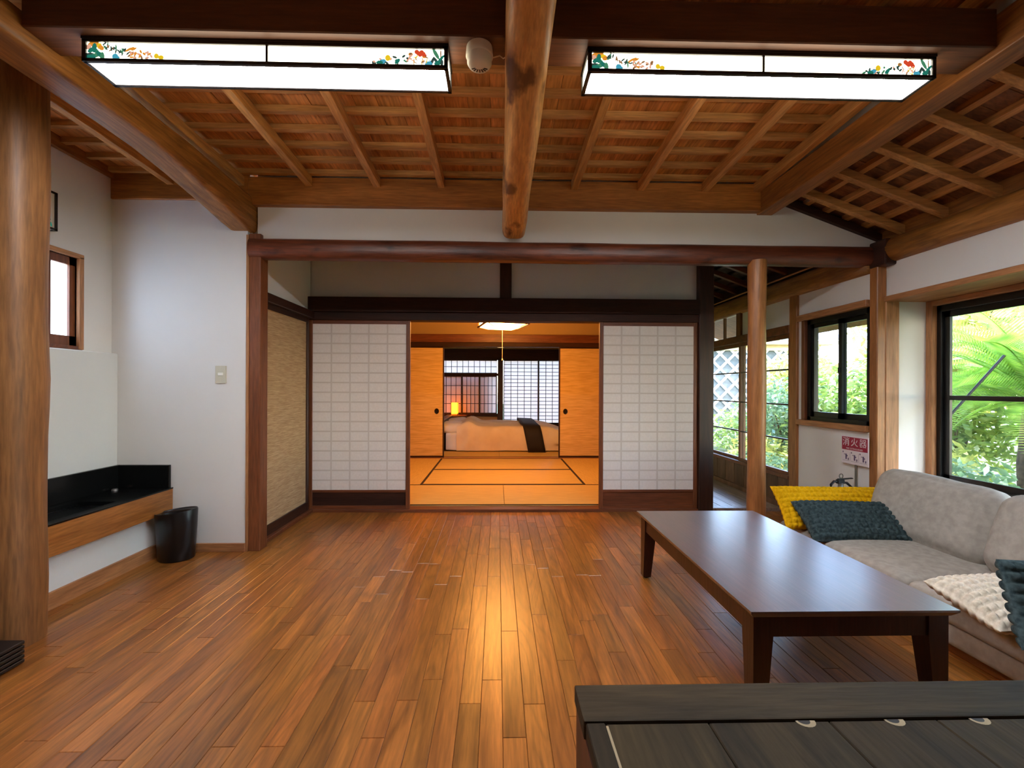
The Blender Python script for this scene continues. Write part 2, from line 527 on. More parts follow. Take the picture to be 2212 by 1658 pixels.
def bld(name, b, mats, parent=None, smooth=False, bev=0.0, seg=1, loc=None):
    me = bpy.data.meshes.new(name)
    me.from_pydata([tuple(p) for p in b.v], [], b.f)
    if not isinstance(mats, (list, tuple)):
        mats = [mats]
    for m in mats:
        me.materials.append(M[m] if isinstance(m, str) else m)
    if len(mats) > 1:
        me.polygons.foreach_set('material_index', b.mi)
    if bev > 0:
        bm = bmesh.new(); bm.from_mesh(me)
        ed = [e for e in bm.edges if len(e.link_faces) == 2 and e.calc_face_angle(0) > 0.5]
        bmesh.ops.bevel(bm, geom=ed, offset=bev, segments=seg, profile=0.6, affect='EDGES', clamp_overlap=True)
        bm.to_mesh(me); bm.free()
    if smooth:
        me.polygons.foreach_set('use_smooth', [True] * len(me.polygons))
        if smooth != 'all':
            try:
                me.set_sharp_from_angle(angle=math.radians(48))
            except Exception:
                pass
    me.update()
    o = bpy.data.objects.new(name, me)
    COL.objects.link(o)
    if loc is not None:
        o.location = loc
    if parent is not None:
        attach(o, parent)
    return o


def attach(o, parent):
    o.parent = parent
    w = Matrix.Translation(parent.location) @ parent.rotation_euler.to_matrix().to_4x4()
    p = parent.parent
    while p is not None:
        w = Matrix.Translation(p.location) @ p.rotation_euler.to_matrix().to_4x4() @ p.matrix_parent_inverse.inverted() @ w if False else w
        p = None
    o.matrix_parent_inverse = w.inverted() if parent.type == 'EMPTY' else Matrix.Identity(4)
    return o


def tag(o, label=None, cat=None, group=None, kind=None):
    if label: o['label'] = label
    if cat: o['category'] = cat
    if group: o['group'] = group
    if kind: o['kind'] = kind
    return o


def thing(name, label, cat, loc=(0, 0, 0), group=None):
    o = bpy.data.objects.new(name, None)
    o.empty_display_size = 0.05
    COL.objects.link(o)
    o.location = loc
    return tag(o, label, cat, group)


def struct(name, label=None, loc=(0, 0, 0)):
    o = bpy.data.objects.new(name, None)
    o.empty_display_size = 0.05
    COL.objects.link(o)
    o.location = loc
    tag(o, label, None, None, 'structure')
    return o


def sbox(name, x0, x1, y0, y1, z0, z1, mat, parent=None, bev=0.0, label=None):
    o = bld(name, B().box(x0, x1, y0, y1, z0, z1), mat, parent, bev=bev)
    if parent is None:
        tag(o, label, None, None, 'structure')
    return o


# key planes, metres
YB = 2.98      # front plane of posts, plate and left plaster wall
YW = 3.93      # plane of the paper screens
XL = -2.62     # left wall
XR = 2.70      # right wall
XE = 2.64      # veranda glazing
YBACK = -1.7

# ------------------------------------------------------------------ FLOOR (planks)
floor = bld('floor', B().box(-2.7, 2.72, YBACK, YW + 0.0, -0.12, -0.012), 'groove')
tag(floor, 'glossy brown oak strip floor of the living room', None, None, 'structure')


def chamfer_board(w, ln, t=0.012, c=0.0016, bend=0):
    """board in local coords, x in +-w/2, y 0..ln, top at z=0"""
    h = w / 2
    g = 0.0004
    v = [(-h + g, g, -t), (h - g, g, -t), (h - g, ln - g, -t), (-h + g, ln - g, -t),
         (-h + g, g, -c), (h - g, g, -c), (h - g, ln - g, -c), (-h + g, ln - g, -c),
         (-h + g + c, g + c, 0), (h - g - c, g + c, 0), (h - g - c, ln - g - c, 0), (-h + g + c, ln - g - c, 0)]
    f = [(8, 9, 10, 11), (4, 5, 9, 8), (5, 6, 10, 9), (6, 7, 11, 10), (7, 4, 8, 11),
         (0, 1, 5, 4), (1, 2, 6, 5), (2, 3, 7, 6), (3, 0, 4, 7)]
    return v, f


PWID = 0.0757
lens = [0.303, 0.455, 0.606, 0.909, 1.212]
pm = {}
for L_ in lens:
    v_, f_ = chamfer_board(PWID, L_)
    me = bpy.data.meshes.new('plank')
    me.from_pydata(v_, [], f_)
    me.materials.append(M['oak'])
    pm[L_] = me
planks = []
rp = random.Random(11)
nrow = int((2.7 - (-2.64)) / PWID) + 1
for i in range(nrow):
    x = -2.64 + PWID * (i + 0.5) + 0.0113
    y = YW - 0.004
    first = rp.uniform(0.0, 0.9)
    y_end = YBACK
    yy = y + first * 0.4
    while yy > y_end:
        L_ = rp.choices(lens, [2, 3, 4, 3, 2])[0]
        planks.append((x, yy - L_, L_))
        yy -= L_


def shown(p):
    x, y0, L_ = p
    ys = max(y0, 1.2); ye = min(y0 + L_, YW)
    if ye <= ys: return 0
    u = 1075 + 930 * x / ((ys + ye) / 2)
    if u < -40 or u > 2260: return 0
    if x > 1.75 and ys < 2.9: return 0.01
    if x < -2.25: return 0.001
    return (1 / ys - 1 / ye) / ((ys + ye) / 2)


planks.sort(key=shown, reverse=True)
rest = B(); rest_r = []
for k, (x, y0, L_) in enumerate(planks):
    over = y0 + L_ > YW - 0.004
    if k < 300:
        if over:
            v_, f_ = chamfer_board(PWID, YW - 0.004 - y0)
            me = bpy.data.meshes.new('plank'); me.from_pydata(v_, [], f_); me.materials.append(M['oak'])
        else:
            me = pm[L_]
        o = bpy.data.objects.new('plank', me)
        COL.objects.link(o)
        o.location = (x, y0, 0)
        o.parent = floor
    else:
        ln = (YW - 0.004 - y0) if over else L_
        if ln < 0.01: continue
        v_, f_ = chamfer_board(PWID, ln)
        rest.add([(a + x, b_ + y0, c) for a, b_, c in v_], f_)
        rest_r += [rp.random()] * len(f_)
ro = bld('plank_field', rest, 'oak_attr', floor)
at = ro.data.attributes.new('rnd', 'FLOAT', 'FACE')
at.data.foreach_set('value', rest_r)
tag(ro, kind='stuff')

# ------------------------------------------------------------------ CEILING
SL = 0.04


def zc(y):            # rafter underside
    return 2.49 + SL * (2.95 - y)


ceil = bld('ceiling', B().hexa([(-2.75, YBACK, zc(YBACK) + .115), (1.98, YBACK, zc(YBACK) + .115), (1.98, 3.1, zc(3.1) + .115), (-2.75, 3.1, zc(3.1) + .115),
                                (-2.75, YBACK, zc(YBACK) + .2), (1.98, YBACK, zc(YBACK) + .2), (1.98, 3.1, zc(3.1) + .2), (-2.75, 3.1, zc(3.1) + .2)]), 'ceil_board')
tag(ceil, 'sloping board ceiling with rafters and battens over the living room', None, None, 'structure')
bw = 0.118
x = -2.64
rb = random.Random(3)
while x < 1.88:
    d = rb.uniform(-.002, .004)
    y0, y1 = YBACK, 3.04
    b = B().hexa([(x + .001, y0, zc(y0) + .093 + d), (x + bw - .001, y0, zc(y0) + .093 + d * .2), (x + bw - .001, y1, zc(y1) + .093 + d * .2), (x + .001, y1, zc(y1) + .093 + d),
                  (x + .001, y0, zc(y0) + .108 + d), (x + bw - .001, y0, zc(y0) + .108), (x + bw - .001, y1, zc(y1) + .108), (x + .001, y1, zc(y1) + .108 + d)])
    bld('ceiling_board', b, 'ceil_board', ceil)
    x += bw
y = 2.93
while y > YBACK + 0.1:
    z = zc(y) + .062
    bld('batten', B().box(-2.62, 1.86, y - .016, y + .016, z, z + .031), 'rafter_x', ceil)
    y -= 0.155
for x in (-2.22, -1.75, -1.29, -0.83, -0.392, 0.06, 0.525, 0.985, 1.435, 1.80):
    y0, y1 = YBACK, 3.0
    w = .023
    bld('rafter', B().hexa([(x - w, y0, zc(y0)), (x + w, y0, zc(y0)), (x + w, y1, zc(y1)), (x - w, y1, zc(y1)),
                            (x - w, y0, zc(y0) + .062), (x + w, y0, zc(y0) + .062), (x + w, y1, zc(y1) + .062), (x - w, y1, zc(y1) + .062)]), 'rafter', ceil, bev=.002)

# right wing, sloping down to the window wall
SW = 0.366


def zw(x):            # rafter underside of the wing
    return 2.41 - SW * (x - 2.046)


XO = 3.95             # eave edge outside
wing = bld('ceiling_wing', B().hexa([(1.95, YBACK, zw(1.95) + .10), (XO, YBACK, zw(XO) + .10), (XO, 7.0, zw(XO) + .10), (1.95, 7.0, zw(1.95) + .10),
                                     (1.95, YBACK, zw(1.95) + .2), (XO, YBACK, zw(XO) + .2), (XO, 7.0, zw(XO) + .2), (1.95, 7.0, zw(1.95) + .2)]), 'wing_board')
tag(wing, 'lean-to board ceiling sloping down to the garden windows', None, None, 'structure')
y = YBACK
k = 0
while y < 6.9:
    d = rb.uniform(-.002, .003)
    x0, x1 = 1.93, 2.72
    b = B().hexa([(x0, y + .001, zw(x0) + .080 + d), (x1, y + .001, zw(x1) + .080 + d), (x1, y + .109, zw(x1) + .080), (x0, y + .109, zw(x0) + .080),
                  (x0, y + .001, zw(x0) + .096 + d), (x1, y + .001, zw(x1) + .096 + d), (x1, y + .109, zw(x1) + .096), (x0, y + .109, zw(x0) + .096)])
    if y > 0.6:
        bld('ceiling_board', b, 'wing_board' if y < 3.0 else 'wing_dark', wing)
    y += .11
for x in (2.03, 2.17, 2.31, 2.45, 2.59):
    w = .015
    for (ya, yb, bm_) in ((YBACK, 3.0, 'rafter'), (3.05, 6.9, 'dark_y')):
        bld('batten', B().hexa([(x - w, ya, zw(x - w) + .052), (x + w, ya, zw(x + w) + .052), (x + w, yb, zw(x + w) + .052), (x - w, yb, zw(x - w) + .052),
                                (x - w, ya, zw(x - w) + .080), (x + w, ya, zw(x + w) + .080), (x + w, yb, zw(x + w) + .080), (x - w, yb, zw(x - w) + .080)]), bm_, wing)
for k in range(24):
    y = 6.45 - 0.2775 * k + 0.0
    y = 2.83 + 0.2775 * (13 - k)
    if y < -1.6: continue
    w = .021
    x0, x1 = 1.935, 2.75
    bld('rafter', B().hexa([(x0, y - w, zw(x0)), (x1, y - w, zw(x1)), (x1, y + w, zw(x1)), (x0, y + w, zw(x0)),
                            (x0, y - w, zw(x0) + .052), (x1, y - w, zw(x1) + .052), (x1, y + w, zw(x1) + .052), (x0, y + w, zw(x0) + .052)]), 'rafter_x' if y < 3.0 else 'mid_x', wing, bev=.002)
# flat ceiling above the recess in front of the screens
sbox('ceiling_recess', -1.75, 1.97, 3.06, YW + .02, 2.42, 2.5, 'dark_x', label='dark boarded ceiling above the recess before the paper screens')

# ------------------------------------------------------------------ WALLS
# left plaster wall with window hole
wl = struct('wall_left', 'white plaster wall on the left with a small window')
WY0, WY1, WZ0, WZ1 = 2.08, 2.735, 1.37, 1.915
b = B()
b.box(XL - .1, XL, YBACK, WY0, 0, 2.7)
b.box(XL - .1, XL, WY1, YB + .1, 0, 2.7)
b.box(XL - .1, XL, WY0, WY1, 0, WZ0)
b.box(XL - .1, XL, WY0, WY1, WZ1, 2.7)
bld('plaster_face', b, 'plaster', wl)
# lower lining, a little proud of the wall above
bld('lower_lining', B().box(XL, XL + .045, 1.3, YB, .40, 1.345), 'plaster_low', wl, bev=.006)
bld('base_lining', B().box(XL, -2.25, 1.3, YB, 0, .40), 'plaster_low', wl)
tag(bld('baseboard_left', B().box(-2.25, -2.235, 1.3, YB - .012, 0, .085), 'trim_y'), 'wooden skirting board under the wash counter', None, None, 'structure')

wa = struct('wall_alcove', 'white plaster wall with the light switch')
bld('plaster_face', B().box(XL - .1, -1.71, YB, YB + .07, 0, 2.40), 'plaster', wa)
bld('corner_bead', B().box(-1.717, -1.70, YB - .006, YB + .02, 0, 2.16), 'trim_z', wa)
tag(bld('baseboard_alcove', B().box(-2.235, -1.717, YB - .014, YB, 0, .058), 'trim_x', bev=.002), 'wooden skirting board left of the reed door', None, None, 'structure')

# plaster band between log beam and plate, with gable wedge at the right
wu = struct('wall_upper', 'white plaster band between the red log beam and the plate')
bld('plaster_face', B().extrude([(-1.66, YB + .03, 2.06), (2.74, YB + .03, 2.06), (2.74, YB + .03, zw(2.74) + .05), (1.95, YB + .03, zw(1.95) + .05), (1.95, YB + .03, 2.66), (-1.66, YB + .03, 2.66)], (0, .06, 0)), 'plaster', wu)
bld('gable_trim', B().extrude([(1.94, YB + .0, zw(1.94) - .0), (2.74, YB, zw(2.74)), (2.74, YB, zw(2.74) + .05), (1.94, YB, zw(1.94) + .05)], (0, .03, 0)), 'dark_x', wu)

# plate (keta) and its left continuation
tag(bld('trim_1', B().box(-1.70, 1.84, YB - .02, YB + .09, 2.362, 2.55), 'keta', bev=.004), 'brown wooden plate under the rafter ends', None, None, 'structure')
tag(bld('trim_2', B().box(XL, -1.69, YB - .015, YB + .09, 2.39, 2.64), 'keta', bev=.004), 'brown wooden plate above the switch wall', None, None, 'structure')
tag(bld('trim_3', B().box(XL, XL + .03, YBACK, YB, 2.525, 2.66), 'keta_y', bev=.003), 'wooden cornice along the top of the left wall', None, None, 'structure')

# back wall of the room behind the viewpoint, closes the room
sbox('wall_back', -2.75, 2.8, YBACK - .1, YBACK, 0, 2.95, 'plaster', label='white plaster wall behind the viewpoint')

# recess left side wall (with the reed door) and wall above it
XD = -1.665
ws = struct('wall_recess', 'white plaster wall above the reed door')
bld('plaster_face', B().box(XD - .09, XD - .03, YB + .03, YW, 1.80, 2.5), 'plaster', ws)
bld('wall_core', B().box(XD - .16, XD - .10, YB + .05, YW, 0, 2.5), 'plaster', ws)
bld('lintel', B().box(XD - .08, XD + .02, YB + .05, YW - .03, 1.735, 1.80), 'dark_y', ws, bev=.004)
bld('sill_rail', B().box(XD - .08, XD + .012, YB + .05, YW - .03, 0, .03), 'mid_x', ws, bev=.003)
# reed door
dd = struct('door_1', 'sliding door faced with woven reed in a dark frame')
y0, y1 = YB + .10, YW - .05
bld('reed_panel', B().box(XD - .045, XD - .03, y0 + .03, y1 - .03, .10, 1.70), 'reed', dd)
bld('stile', B().box(XD - .05, XD - .016, y0, y0 + .035, .03, 1.735), 'dark_z', dd, bev=.003)
bld('stile', B().box(XD - .05, XD - .016, y1 - .035, y1, .03, 1.735), 'dark_z', dd, bev=.003)
bld('top_rail', B().box(XD - .05, XD - .018, y0 + .03, y1 - .03, 1.695, 1.735), 'dark_y', dd)
bld('bottom_rail', B().box(XD - .05, XD - .018, y0 + .03, y1 - .03, .03, .105), 'dark_y', dd)
bld('door_pull', B().box(XD - .02, XD - .006, y0 + .008, y0 + .024, .86, .95), 'pull', dd, bev=.004)

# ------------------------------------------------------------------ SCREEN WALL (front of tatami room)
wf = struct('wall_screen', 'white plaster band above the dark lintel of the paper screens')
bld('plaster_face', B().box(-1.77, 1.90, YW + .02, YW + .07, 1.90, 2.45), 'plaster', wf)
bld('lintel', B().box(-1.71, 1.84, YW - .055, YW + .085, 1.80, 1.932), 'dark_x', wf, bev=.004)
bld('lintel_groove_rail', B().box(-1.71, 1.84, YW - .03, YW + .085, 1.728, 1.80), 'dark_x', wf, bev=.003)
bld('short_post', B().box(.017, .123, YW - .01, YW + .05, 1.93, 2.42), 'dark_z', wf, bev=.003)
bld('corner_post', B().box(-1.772, -1.706, YW - .06, YW + .08, 0, 2.45), 'dark_z', wf, bev=.004)
bld('main_post', B().box(1.838, 1.972, YW - .045, YW + .09, 0, 2.45), 'dark_z', wf, bev=.005)
bld('threshold', B().box(-1.706, 1.838, YW - .035, YW + .085, -.01, .024), 'mid_x', wf, bev=.003)


def shoji(name, label, x0, x1, yf, z0, z1, cols, rows, skirt, front, mats, stile=.036, rail=.036, depth=.03, bar=.014, kind='structure', skirt_mat=None):
    """front='paper': paper on the camera side, lattice behind; 'lattice': lattice on the camera side"""
    t = struct(name, label, ((x0 + x1) / 2, yf, z0))
    wz, wx, wpap, wl_ = mats
    bld('stile', B().box(x0, x0 + stile, yf, yf + depth, z0, z1), wz, t, bev=.003)
    bld('stile', B().box(x1 - stile, x1, yf, yf + depth, z0, z1), wz, t, bev=.003)
    bld('top_rail', B().box(x0 + stile, x1 - stile, yf + .002, yf + depth - .002, z1 - rail, z1), wx, t)
    zb = z0 + skirt
    if skirt > rail * 1.5:
        bld('bottom_rail', B().box(x0 + stile, x1 - stile, yf + .002, yf + depth - .002, z0, z0 + .03), wx, t)
        bld('middle_rail', B().box(x0 + stile, x1 - stile, yf + .002, yf + depth - .002, zb - .022, zb), wx, t)
        bld('skirt_board', B().box(x0 + stile, x1 - stile, yf + .012, yf + .02, z0 + .03, zb - .022), skirt_mat or wx, t)
    else:
        bld('bottom_rail', B().box(x0 + stile, x1 - stile, yf + .002, yf + depth - .002, z0, zb), wx, t)
    xa, xb, za, zt = x0 + stile, x1 - stile, zb, z1 - rail
    if front == 'paper':
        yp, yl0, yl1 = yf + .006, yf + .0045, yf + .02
    else:
        yp, yl0, yl1 = yf + .018, yf + .005, yf + .016
    bld('paper', B().poly([(xa, yp, za), (xb, yp, za), (xb, yp, zt), (xa, yp, zt)]), wpap, t)
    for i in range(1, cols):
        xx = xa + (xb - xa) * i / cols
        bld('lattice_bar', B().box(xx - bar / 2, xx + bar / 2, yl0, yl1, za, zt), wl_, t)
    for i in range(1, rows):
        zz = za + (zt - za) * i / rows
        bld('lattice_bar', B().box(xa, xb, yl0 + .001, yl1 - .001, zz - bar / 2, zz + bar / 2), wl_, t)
    return t


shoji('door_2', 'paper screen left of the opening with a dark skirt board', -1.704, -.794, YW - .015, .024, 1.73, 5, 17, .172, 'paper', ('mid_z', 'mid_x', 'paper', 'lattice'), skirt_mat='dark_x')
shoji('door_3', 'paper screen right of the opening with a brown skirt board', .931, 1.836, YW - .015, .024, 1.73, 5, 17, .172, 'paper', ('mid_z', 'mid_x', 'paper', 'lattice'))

# ------------------------------------------------------------------ TATAMI ROOM
XT0, XT1 = -1.76, 1.90
ft = bld('floor_tatami', B().box(-2.0, 1.96, YW + .085, 9.9, -.1, .0), 'groove')
tag(ft, 'tatami mat floor of the room behind the screens', None, None, 'structure')


def mat_(x0, x1, y0, y1, along):
    t = .03
    g = .0015
    o = bld('tatami_mat', B().box(x0 + g, x1 - g, y0 + g, y1 - g, 0, t), 'tatami' if along == 'X' else 'tatami_v', ft, bev=.003)
    e = .028
    if along == 'X':
        for (a, c) in ((y0 + g, y0 + e), (y1 - e, y1 - g)):
            bld('edging', B().box(x0 + g, x1 - g, a, c, t - .001, t + .0012), 'heri', o)
    else:
        for (a, c) in ((x0 + g, x0 + e), (x1 - e, x1 - g)):
            bld('edging', B().box(a, c, y0 + g, y1 - g, t - .001, t + .0012), 'heri', o)


YT = YW + .087
mat_(XT0, .067, YT, 4.875, 'X'); mat_(.067, XT1, YT, 4.875, 'X')
mat_(XT0, -.845, 4.875, 6.68, 'Y'); mat_(.977, XT1, 4.875, 6.68, 'Y')
mat_(-.845, .977, 4.875, 5.775, 'X'); mat_(-.845, .977, 5.775, 6.68, 'X')
for i in range(3):
    mat_(-1.9, .03, 6.84 + .91 * i, 7.75 + .91 * i, 'X'); mat_(.03, 1.94, 6.84 + .91 * i, 7.75 + .91 * i, 'X')
sbox('wall_tatami_left', -1.86, XT0, YW + .07, 6.7, 0, 2.45, 'plaster_tan', label='tan plaster wall on the left of the mat room')
sbox('wall_tatami_right', XT1, 1.965, YW + .09, 9.8, 0, 2.5, 'plaster_tan', label='plaster wall between the mat room and the veranda')
sbox('ceiling_tatami', -2.05, 1.96, YW + .07, 9.95, 2.30, 2.42, 'dark_x', label='dark board ceiling of the mat rooms')
# partition to the bedroom
wp = struct('wall_partition', 'tan plaster band with dark lintel between the two mat rooms')
YF = 6.70
bld('plaster_face', B().box(XT0, XT1, YF + .03, YF + .08, 1.94, 2.32), 'plaster_tan', wp)
bld('lintel', B().box(XT0, XT1, YF - .02, YF + .12, 1.83, 1.955), 'mid_x', wp, bev=.004)
bld('lintel_groove_rail', B().box(XT0, XT1, YF, YF + .12, 1.765, 1.83), 'dark_x', wp, bev=.003)
bld('threshold', B().box(XT0, XT1, YF - .02, YF + .13, 0, .034), 'trim_x', wp, bev=.002)


def fusuma(name, label, x0, x1, y, pull_x):
    t = struct(name, label, ((x0 + x1) / 2, y, .034))
    z0, z1 = .034, 1.765
    bld('paper_face', B().box(x0 + .02, x1 - .02, y + .004, y + .024, z0 + .03, z1 - .02), 'fusuma', t)
    bld('stile', B().box(x0, x0 + .02, y, y + .028, z0, z1), 'dark_z', t)
    bld('stile', B().box(x1 - .02, x1, y, y + .028, z0, z1), 'dark_z', t)
    bld('top_rail', B().box(x0 + .02, x1 - .02, y, y + .028, z1 - .02, z1), 'dark_x', t)
    bld('bottom_rail', B().box(x0 + .02, x1 - .02, y, y + .028, z0, z0 + .03), 'dark_x', t)
    m = Matrix.Translation((pull_x, y + .004, .757)) @ Matrix.Rotation(PI / 2, 4, 'X')
    bld('finger_pull', B().lathe([(.0, .0), (.018, .001), (.026, .001), (.034, .006), (.036, 0)], n=20, m=m, sy=1.25), 'pull', t, smooth=True)


fusuma('door_4', 'straw coloured sliding panel left of the bedroom opening', -1.745, -.835, YF + .035, -.95)
fusuma('door_5', 'straw coloured sliding panel right of the bedroom opening', .96, 1.88, YF + .035, 1.065)
# bedroom shell
YR = 9.72
sbox('wall_bedroom_left', -2.06, -1.93, 6.7, YR + .2, 0, 2.45, 'plaster_tan', label='tan plaster wall on the left of the bedroom')
wr = struct('wall_bedroom', 'far bedroom wall with dark posts and plaster under the window')
bld('plaster_low', B().box(-1.95, -.002, YR, YR + .08, 0, .50), 'plaster_tan', wr)
bld('upper_band', B().box(-1.95, 1.95, YR, YR + .08, 1.95, 2.35), 'plaster_tan', wr)
bld('lintel', B().box(-1.95, 1.95, YR - .03, YR + .09, 1.75, 2.0), 'dark_x', wr, bev=.004)
bld('post', B().box(-.004, .126, YR - .03, YR + .09, 0, 1.8), 'dark_z', wr, bev=.004)
bld('sill', B().box(-1.95, -.004, YR - .05, YR + .08, .485, .545), 'dark_x', wr, bev=.003)
bld('transom', B().box(-1.95, -.004, YR - .02, YR + .08, 1.395, 1.455), 'dark_x', wr)
bld('skirt', B().box(.126, 1.95, YR - .01, YR + .08, 0, .31), 'dark_x', wr)
LD = ('dark_z', 'dark_x', 'paper_far', 'lattice_dark')
shoji('window_1', 'backlit lattice screen window to the right of the dark post', .130, .925, YR + .01, .31, 1.75, 5, 17, .02, 'lattice', LD, stile=.018, rail=.012, bar=.012)
shoji('window_2', 'backlit lattice screen window beside the right sliding panel', .915, 1.72, YR + .04, .31, 1.75, 5, 17, .02, 'lattice', LD, stile=.03, rail=.012, bar=.012)
shoji('window_3', 'low lattice transom above the bedroom window', -1.95, -.01, YR + .02, 1.455, 1.75, 15, 2, .012, 'lattice', LD, stile=.012, rail=.012, bar=.012)
shoji('window_4', 'lattice window screen behind the glowing lamp', -1.30, -.80, YR + .01, .545, 1.395, 4, 4, .02, 'lattice', LD, stile=.03, rail=.02, bar=.012)
shoji('window_5', 'lattice window screen in the middle of the bedroom window', -.82, -.40, YR + .035, .545, 1.395, 4, 4, .02, 'lattice', LD, stile=.03, rail=.02, bar=.012)
shoji('window_6', 'lattice window screen beside the dark bedroom post', -.42, -.012, YR + .01, .545, 1.395, 4, 4, .02, 'lattice', LD, stile=.03, rail=.02, bar=.012)
sbox('wall_bedroom_end', -1.95, -1.28, YR + .01, YR + .08, .545, 1.395, 'plaster_tan', label='plaster beside the bedroom window')
sh = thing('storm_shutter', 'plain board storm shutter behind the bedroom window', 'shutter', (-.6, YR + .2, .45))
for i in range(10):
    bld('plank', B().box(-1.4 + .125 * i, -1.277 + .125 * i, YR + .2, YR + .22, -.33, 1.45), 'brown_plank', sh)

# ------------------------------------------------------------------ RIGHT WALL: bay window
wr1 = struct('wall_right', 'white plaster wall above the bay window')
BY0, BY1, BZ0, BZ1 = .9, 2.93, .44, 1.735
b = B()
b.box(XR, XR + .09, YBACK, BY0, 0, 2.12)
b.box(XR, XR + .09, BY0, YB, BZ1 + .02, 2.12)
b.box(XR, XR + .09, BY0, YB, 0, BZ0)
bld('plaster_face', b, 'plaster', wr1)
bld('header_board', B().box(XR - .022, XR + .05, BY0 - .04, 2.945, BZ1 - .005, BZ1 + .03), 'trim_y', wr1, bev=.003)
tag(bld('trim_4', B().tube([(XR + .0, y, 2.075) for y in (YBACK, 0, 1, 1.8, 2.5, 3.02)], [(.075, .083)] * 6, 20, jit=.08, seed=4), 'log_l', smooth='all'), 'golden log plate along the top of the bay window wall', None, None, 'structure')
tag(bld('trim_7', B().box(XR + .01, XR + .09, YBACK, YB + .1, 2.1, zw(XR + .09) + .11), 'keta_y'), 'brown board closing the ceiling edge above the bay window', None, None, 'structure')
tag(bld('trim_8', B().box(XE + .03, XE + .09, 3.08, 7.0, 2.0, zw(XE + .09) + .12), 'dark_y'), 'dark board closing the veranda ceiling edge', None, None, 'structure')
bay = struct('window_7', 'bay window with black aluminium frame looking onto the garden')
XW = 3.06
bld('return_wall', B().box(XR + .02, XW + .05, 2.955, 3.03, .40, BZ1 + .03), 'plaster', bay)
bld('near_return', B().box(XR, XW + .05, BY0 - .06, BY0, .40, BZ1 + .03), 'plaster', bay)
bld('soffit', B().box(XR, XW + .05, BY0, 2.955, BZ1, BZ1 + .03), 'trim_y', bay)
bld('sill', B().box(XR - .02, XW + .05, BY0, 2.955, BZ0 - .03, BZ0 + .0), 'trim_y', bay)
bld('corner_jamb', B().box(2.69, 2.785, 2.925, 2.965, 0, BZ1 + .01), 'trim_z', bay, bev=.003)
bld('jamb', B().box(3.0, 3.055, 2.91, 2.956, BZ0, BZ1), 'trim_z', bay, bev=.003)
bld('head', B().box(3.0, 3.055, BY0, 2.91, BZ1 - .035, BZ1), 'trim_y', bay, bev=.003)
fz0, fz1 = .47, 1.70
fy0, fy1 = BY0 + .02, 2.925
bld('frame_head', B().box(3.035, 3.10, fy0, fy1, fz1 - .045, fz1), 'black_metal', bay, bev=.003)
bld('frame_sill', B().box(3.02, 3.10, fy0, fy1, fz0 - .02, fz0 + .035), 'black_metal', bay, bev=.003)
bld('frame_jamb', B().box(3.035, 3.10, fy1 - .045, fy1, fz0, fz1), 'black_metal', bay, bev=.003)
bld('frame_jamb', B().box(3.035, 3.10, fy0, fy0 + .045, fz0, fz1), 'black_metal', bay, bev=.003)
for (ya, yb, xx) in ((1.90, fy1 - .04, 3.055), (fy0 + .04, 1.94, 3.075)):
    s_ = bld('sash', B().box(xx, xx + .018, yb - .042, yb, fz0 + .03, fz1 - .04).box(xx, xx + .018, ya, ya + .042, fz0 + .03, fz1 - .04)
             .box(xx, xx + .018, ya, yb, fz1 - .085, fz1 - .04).box(xx, xx + .018, ya, yb, fz0 + .03, fz0 + .075), 'black_metal', bay)
    bld('mid_rail', B().box(xx, xx + .018, ya + .04, yb - .04, 1.052, 1.082), 'black_metal', s_)
    bld('pane', B().box(xx + .007, xx + .011, ya + .04, yb - .04, fz0 + .07, 1.055), 'glass', s_)
    bld('pane', B().box(xx + .007, xx + .011, ya + .04, yb - .04, 1.08, fz1 - .08), 'glass', s_)

# corner post at the end of the log beam
cp = thing('corner_post', 'square pale wooden post between sign and bay window', 'post', (2.65, 2.97, 0))
bld('shaft', B().box(2.632, 2.70, 2.93, 2.995, 0, 2.0), 'post', cp, bev=.005)

# wall with black sliding window behind the sofa end
w2 = struct('wall_right_far', 'white plaster wall around the small black framed window')
AY0, AY1, AZ0, AZ1 = 3.02, 3.665, .86, 1.715
b = B()
b.box(XE, XE + .08, 3.0, 3.72, 0, AZ0 - .01)
b.box(XE, XE + .08, 3.0, 3.72, AZ1 + .02, 2.12)
b.box(XE, XE + .08, AY1, 3.72, AZ0 - .01, AZ1 + .02)
bld('plaster_face', b, 'plaster', w2)
bld('header_board', B().box(XE - .03, XE + .07, 3.0, 3.715, AZ1 - .005, AZ1 + .045), 'trim_y', w2, bev=.003)
bld('sill_board', B().box(XE - .03, XE + .07, 3.0, 3.715, AZ0 - .045, AZ0), 'trim_y', w2, bev=.003)
bld('far_jamb', B().box(XE - .01, XE + .07, 3.635, 3.675, AZ0, AZ1), 'mid_z', w2, bev=.002)
wb2 = struct('window_8', 'small black aluminium sliding window above the extinguisher sign')
ax0 = XE + .015
bld('frame', B().box(ax0, ax0 + .07, 3.01, 3.635, AZ0, AZ0 + .03).box(ax0, ax0 + .07, 3.01, 3.635, AZ1 - .045, AZ1 - .004)
    .box(ax0, ax0 + .07, 3.60, 3.635, AZ0, AZ1 - .004).box(ax0, ax0 + .07, 3.01, 3.04, AZ0, AZ1 - .004), 'black_metal', wb2)
